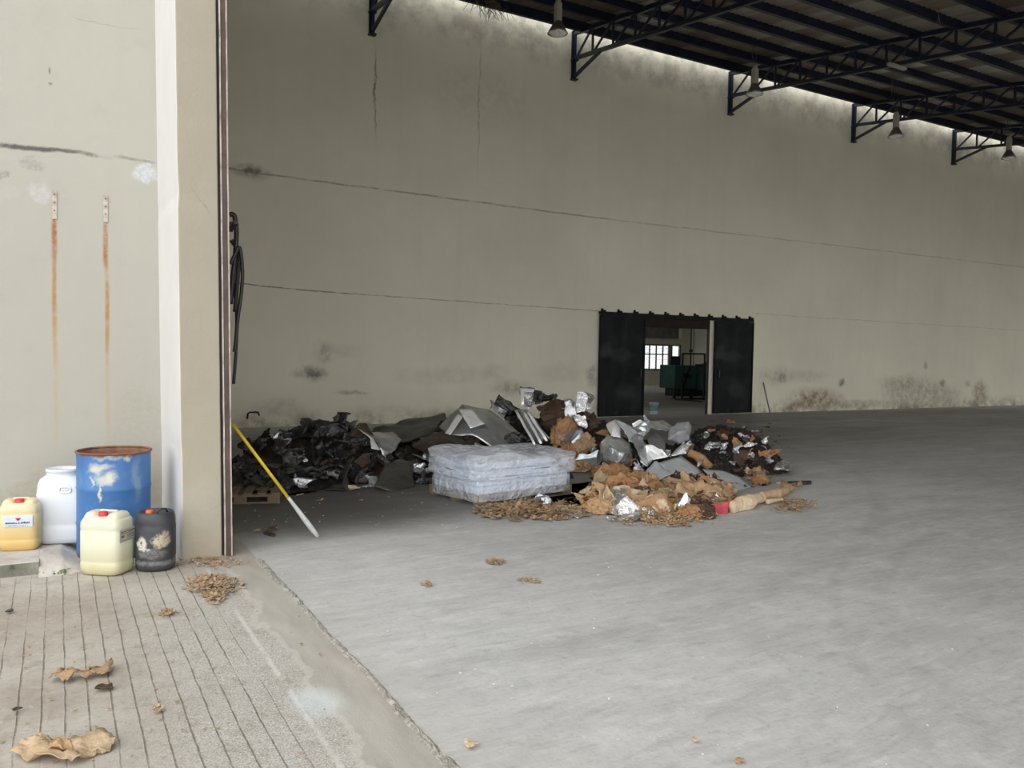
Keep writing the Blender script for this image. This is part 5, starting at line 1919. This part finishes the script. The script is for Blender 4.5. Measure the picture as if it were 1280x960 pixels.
o = done(b, 'metal_bar', HM['bf'], None, True, tuple(p))
tag(o, 'short dark bar lying at the right tip of the heap', 'bar')
g = poly('foil_sheet', 'si', [(690, 633, 8.0), (708, 631, 7.9), (730, 637, 7.55), (733, 644, 7.35), (722, 648, 7.25), (706, 642, 7.5)], [(0, 1, 5), (1, 2, 3, 4, 5)],
         'flat quilted silver foil patch on the floor before the wrapped stack', 'foil', FOI, 4, .008, 8)
scrap('foil_sheet', 668, 636, .7, .12, 'gs', 6, 'thin dull foil strip along the foot of the wrapped stack', 'foil', FOI, .2, rot=0)


def crumbs(name, mat, pts, label, cat, seed, size=(.012, .05), curl=1.0):
    """a loose spill of little curled flakes"""
    rr = random.Random(seed)
    b = bmesh.new()
    for (x, y, z) in pts:
        s_ = rr.uniform(*size)
        a = rr.uniform(0, 6.28)
        ca, sa = math.cos(a), math.sin(a)
        el = rr.uniform(.35, .8)
        tl = rr.uniform(-.9, .9)
        row = []
        for i in range(4):
            u = i / 3 - .5
            for v_ in (-.5, .5):
                lx, ly = u * s_, v_ * s_ * el * (1 - abs(u))
                lz = s_ * (.25 * curl * (u * u * 2) + abs(ly / s_) * .3) + abs(tl * u * s_) * .7
                row.append(b.verts.new((x + lx * ca - ly * sa, y + lx * sa + ly * ca, z + .003 + lz)))
        for i in range(3):
            b.faces.new((row[2 * i], row[2 * i + 2], row[2 * i + 3], row[2 * i + 1]))
    o = done(b, name, mat)
    md = o.modifiers.new('thickness', 'SOLIDIFY')
    md.thickness = .003
    tag(o, label, cat, kind='stuff')
    return o


def spill(px0, px1, py0, py1, n, seed, hz=.03):
    rr = random.Random(seed)
    out = []
    for _ in range(n):
        u, v = rr.gauss(0, .4), rr.gauss(0, .4)
        if u * u + v * v > 1:
            continue
        p = at_z(px0 + (px1 - px0) * (u + 1) / 2, py0 + (py1 - py0) * (v + 1) / 2, 0)
        out.append((p[0], p[1], hz * max(0, 1 - u * u - v * v) * rr.random()))
    return out


def polyz(name, mat, pts, hz, label, cat, sub=5, amp=.012):
    b = bmesh.new()
    P = [Vector(at_z(x, y, 0)) for x, y in pts]
    c = sum(P, Vector()) / len(P)
    vs_ = [b.verts.new(p - c) for p in P]
    cv = b.verts.new((0, 0, 0))
    for i in range(len(P)):
        b.faces.new((vs_[i], vs_[(i + 1) % len(P)], cv))
    bmesh.ops.subdivide_edges(b, edges=b.edges[:], cuts=sub, use_grid_fill=True)
    for v in b.verts:
        q = (v.co + c) * 14
        z = hz * (.3 + .8 * mn.noise(q * .7) + .7 * (1 - 2 * abs(mn.noise(q * .9 + Vector((4, 4, 4))))) + .4 * (1 - 2 * abs(mn.noise(q * 2.4))))
        v.co += Vector((mn.noise(q * 1.3 + Vector((5, 0, 0))) * amp, mn.noise(q * 1.3 + Vector((0, 7, 0))) * amp, 0))
        v.co.z = max(.004, z)
    o = done(b, name, HM[mat], None, True, c)
    md = o.modifiers.new('thickness', 'SOLIDIFY')
    md.thickness = .004
    tag(o, label, cat)
    return o


polyz('hide_scrap', 'hd', ((12, 946), (26, 938), (42, 933), (50, 925), (58, 934), (80, 929), (110, 927), (128, 922), (146, 932), (138, 941), (118, 946), (100, 957), (70, 959), (40, 956)), .035, 'large curled pale brown hide scrap at the bottom edge of the apron', 'scrap')
polyz('hide_scrap', 'tn', ((62, 947), (68, 936), (86, 936), (92, 945), (78, 951)), .05, 'orange tan patch lying on the large hide scrap at the bottom edge', 'scrap')
polyz('paper_scrap', 'fb', ((63, 854), (72, 845), (79, 850), (95, 846), (112, 844), (124, 842), (141, 832), (139, 843), (134, 848), (122, 847), (108, 852), (96, 850), (82, 857), (72, 853)), .035, 'twisted torn brown paper strip on the grooved apron', 'scrap')
polyz('paper_scrap', 'br', ((118, 864), (128, 858), (141, 860), (143, 863), (128, 866)), .02, 'small dark torn bit below the twisted paper strip', 'scrap')
MATS['leaf'] = cloth('dry_husk', (.30, .20, .115), (.58, .44, .30), (.20, .12, .07), .5)
MATS['fleck'] = simple('pale_flecks', (.62, .60, .55), .9, var=.3, scale=30)
crumbs('fibre_litter', HM['fb'], spill(586, 745, 626, 654, 900, 1, .05), 'band of shredded brown fibre along the front of the pallet', 'litter', 21, (.03, .11))
crumbs('fibre_litter', HM['tn'], spill(760, 900, 636, 662, 500, 2, .05), 'tan crumbs along the front edge of the heap', 'litter', 22, (.02, .08))
crumbs('fibre_litter', HM['fb'], spill(960, 1026, 622, 646, 130, 3, .05), 'pale shredded tuft on the floor right of the heap', 'litter', 23, (.02, .09))
crumbs('fibre_litter', HM['br'], spill(850, 990, 520, 612, 700, 14, .2), 'dark fibres scattered over the right mound', 'litter', 33, (.03, .10))
crumbs('husk_pile', MATS['leaf'], spill(224, 306, 720, 748, 420, 4, .05), 'scatter of dry brown husks on the apron in front of the column', 'husks', 24, (.02, .06))
crumbs('husk_pile', MATS['leaf'], spill(250, 284, 742, 757, 90, 5, .04), 'small dry husk tuft just below the larger husk scatter', 'husks', 25, (.02, .05))
crumbs('husk_pile', MATS['leaf'], spill(198, 224, 763, 773, 40, 6, .015), 'little dry leaf scatter on the grooves', 'husks', 26, (.02, .05))
crumbs('husk_pile', MATS['leaf'], spill(210, 310, 694, 712, 170, 7, .02), 'dirt and husks gathered at the foot of the column', 'husks', 27, (.01, .04))
crumbs('husk_pile', MATS['leaf'], spill(603, 634, 699, 710, 60, 8, .03), 'dry husk tuft on the warehouse floor in front of the wrapped stack', 'husks', 28, (.02, .05))
crumbs('husk_pile', MATS['leaf'], spill(527, 543, 726, 737, 28, 9, .02), 'tiny dry husk bit left of the husk tuft', 'husks', 29, (.02, .045))
crumbs('husk_pile', MATS['leaf'], spill(645, 682, 723, 731, 30, 10, .015), 'low dry husk bits right of the husk tuft', 'husks', 30, (.02, .05))
crumbs('husk_pile', MATS['leaf'], spill(190, 204, 882, 894, 10, 12, .01), 'pale dry leaf bits on the apron below the torn brown paper', 'husks', 32, (.02, .04))
pts = []
rr = random.Random(9)
for _ in range(170):
    p = at_z(rr.uniform(300, 1280), 590 + 370 * rr.random() ** 1.8, 0)
    if p[0] > XF + .05 and H(p[0], p[1]) <= 0:
        pts.append((p[0], p[1], 0))
for _ in range(60):
    p = at_z(rr.uniform(300, 620), rr.uniform(612, 660), 0)
    pts.append((p[0], p[1], 0))
crumbs('floor_flecks', MATS['fleck'], pts, 'tiny pale flecks strewn over the warehouse floor', 'litter', 31, (.006, .02))
pts = []
for _ in range(90):
    p = at_z(rr.uniform(0, 420), rr.uniform(725, 958), 0)
    if p[0] < XF - .05:
        pts.append((p[0], p[1], 0))
crumbs('apron_flecks', MATS['leaf'], pts, 'tiny dry bits strewn over the grooved apron', 'litter', 34, (.006, .025))
for nm, px, py, w, h, mt, f, lb, ct in (
                                        
                                        ('dark_scrap', 12, 767, .12, .035, 'bf', 6, 'dark twig-like scrap near the left edge of the apron', 'scrap'), ('dark_scrap', 20, 891, .06, .02, 'df', 4, 'tiny dark flake near the left edge of the apron', 'scrap'),
                                        ('husk_ball', 588, 935, .085, .09, 'pt', 9, 'crumpled pale husk ball beside the threshold joint, bottom middle', 'husk'), ('husk_ball', 925, 953, .11, .07, 'tn', 8, 'curled tan husk at the bottom edge of the floor', 'husk'),
                                        ('husk_ball', 870, 927, .05, .05, 'pt', 8, 'small round husk on the floor near the bottom edge', 'husk'), ('husk_ball', 320, 666, .16, .17, 'fb', 8, 'curled pale husk on the dark floor beside the pole', 'husk'),
                                        ('husk_ball', 336, 668, .3, .06, 'br', 7, 'flat dark rag beside the curled husk near the pole', 'scrap'), ('husk_ball', 340, 662, .2, .04, 'fb', 5, 'thin pale paper strip on the dark floor behind the pole', 'scrap'),
                                        ('husk_ball', 400, 626, .14, .10, 'fb', 8, 'small brownish husk on the floor in front of the black film', 'husk'), ('husk_ball', 375, 620, .12, .05, 'pt', 6, 'pale scrap on the floor by the small greyish bag', 'scrap'),
                                        ('husk_ball', 452, 627, .10, .05, 'tn', 6, 'tan scrap on the floor left of the dark bag', 'scrap')):
    scrap(nm, px, py, w, h, mt, f, lb, ct, None, .35, rot=12 if nm != 'husk_ball' else None, smooth=1, amp=.006, lift=.02, n=24, thick=.004)


# ------------------------------------------------------------------ light
w = bpy.data.worlds.new('overcast_sky')
SC.world = w
w.use_nodes = True
nt = w.node_tree
bg = nt.nodes['Background']
tc = nt.nodes.new('ShaderNodeTexCoord')
dp = nt.nodes.new('ShaderNodeVectorMath')
dp.operation = 'DOT_PRODUCT'
dp.inputs[1].default_value = Vector((-.50, -.86, .12)).normalized()
nt.links.new(tc.outputs['Generated'], dp.inputs[0])
rp = nt.nodes.new('ShaderNodeValToRGB')
rp.color_ramp.elements[0].position = .0
rp.color_ramp.elements[0].color = (.80, .80, .795, 1)
rp.color_ramp.elements[1].position = 1
rp.color_ramp.elements[1].color = (1.95, 1.95, 1.93, 1)
nt.links.new(dp.outputs['Value'], rp.inputs[0])
nt.links.new(rp.outputs[0], bg.inputs[0])
bg.inputs[1].default_value = 1.0
w.cycles.sampling_method = 'AUTOMATIC'
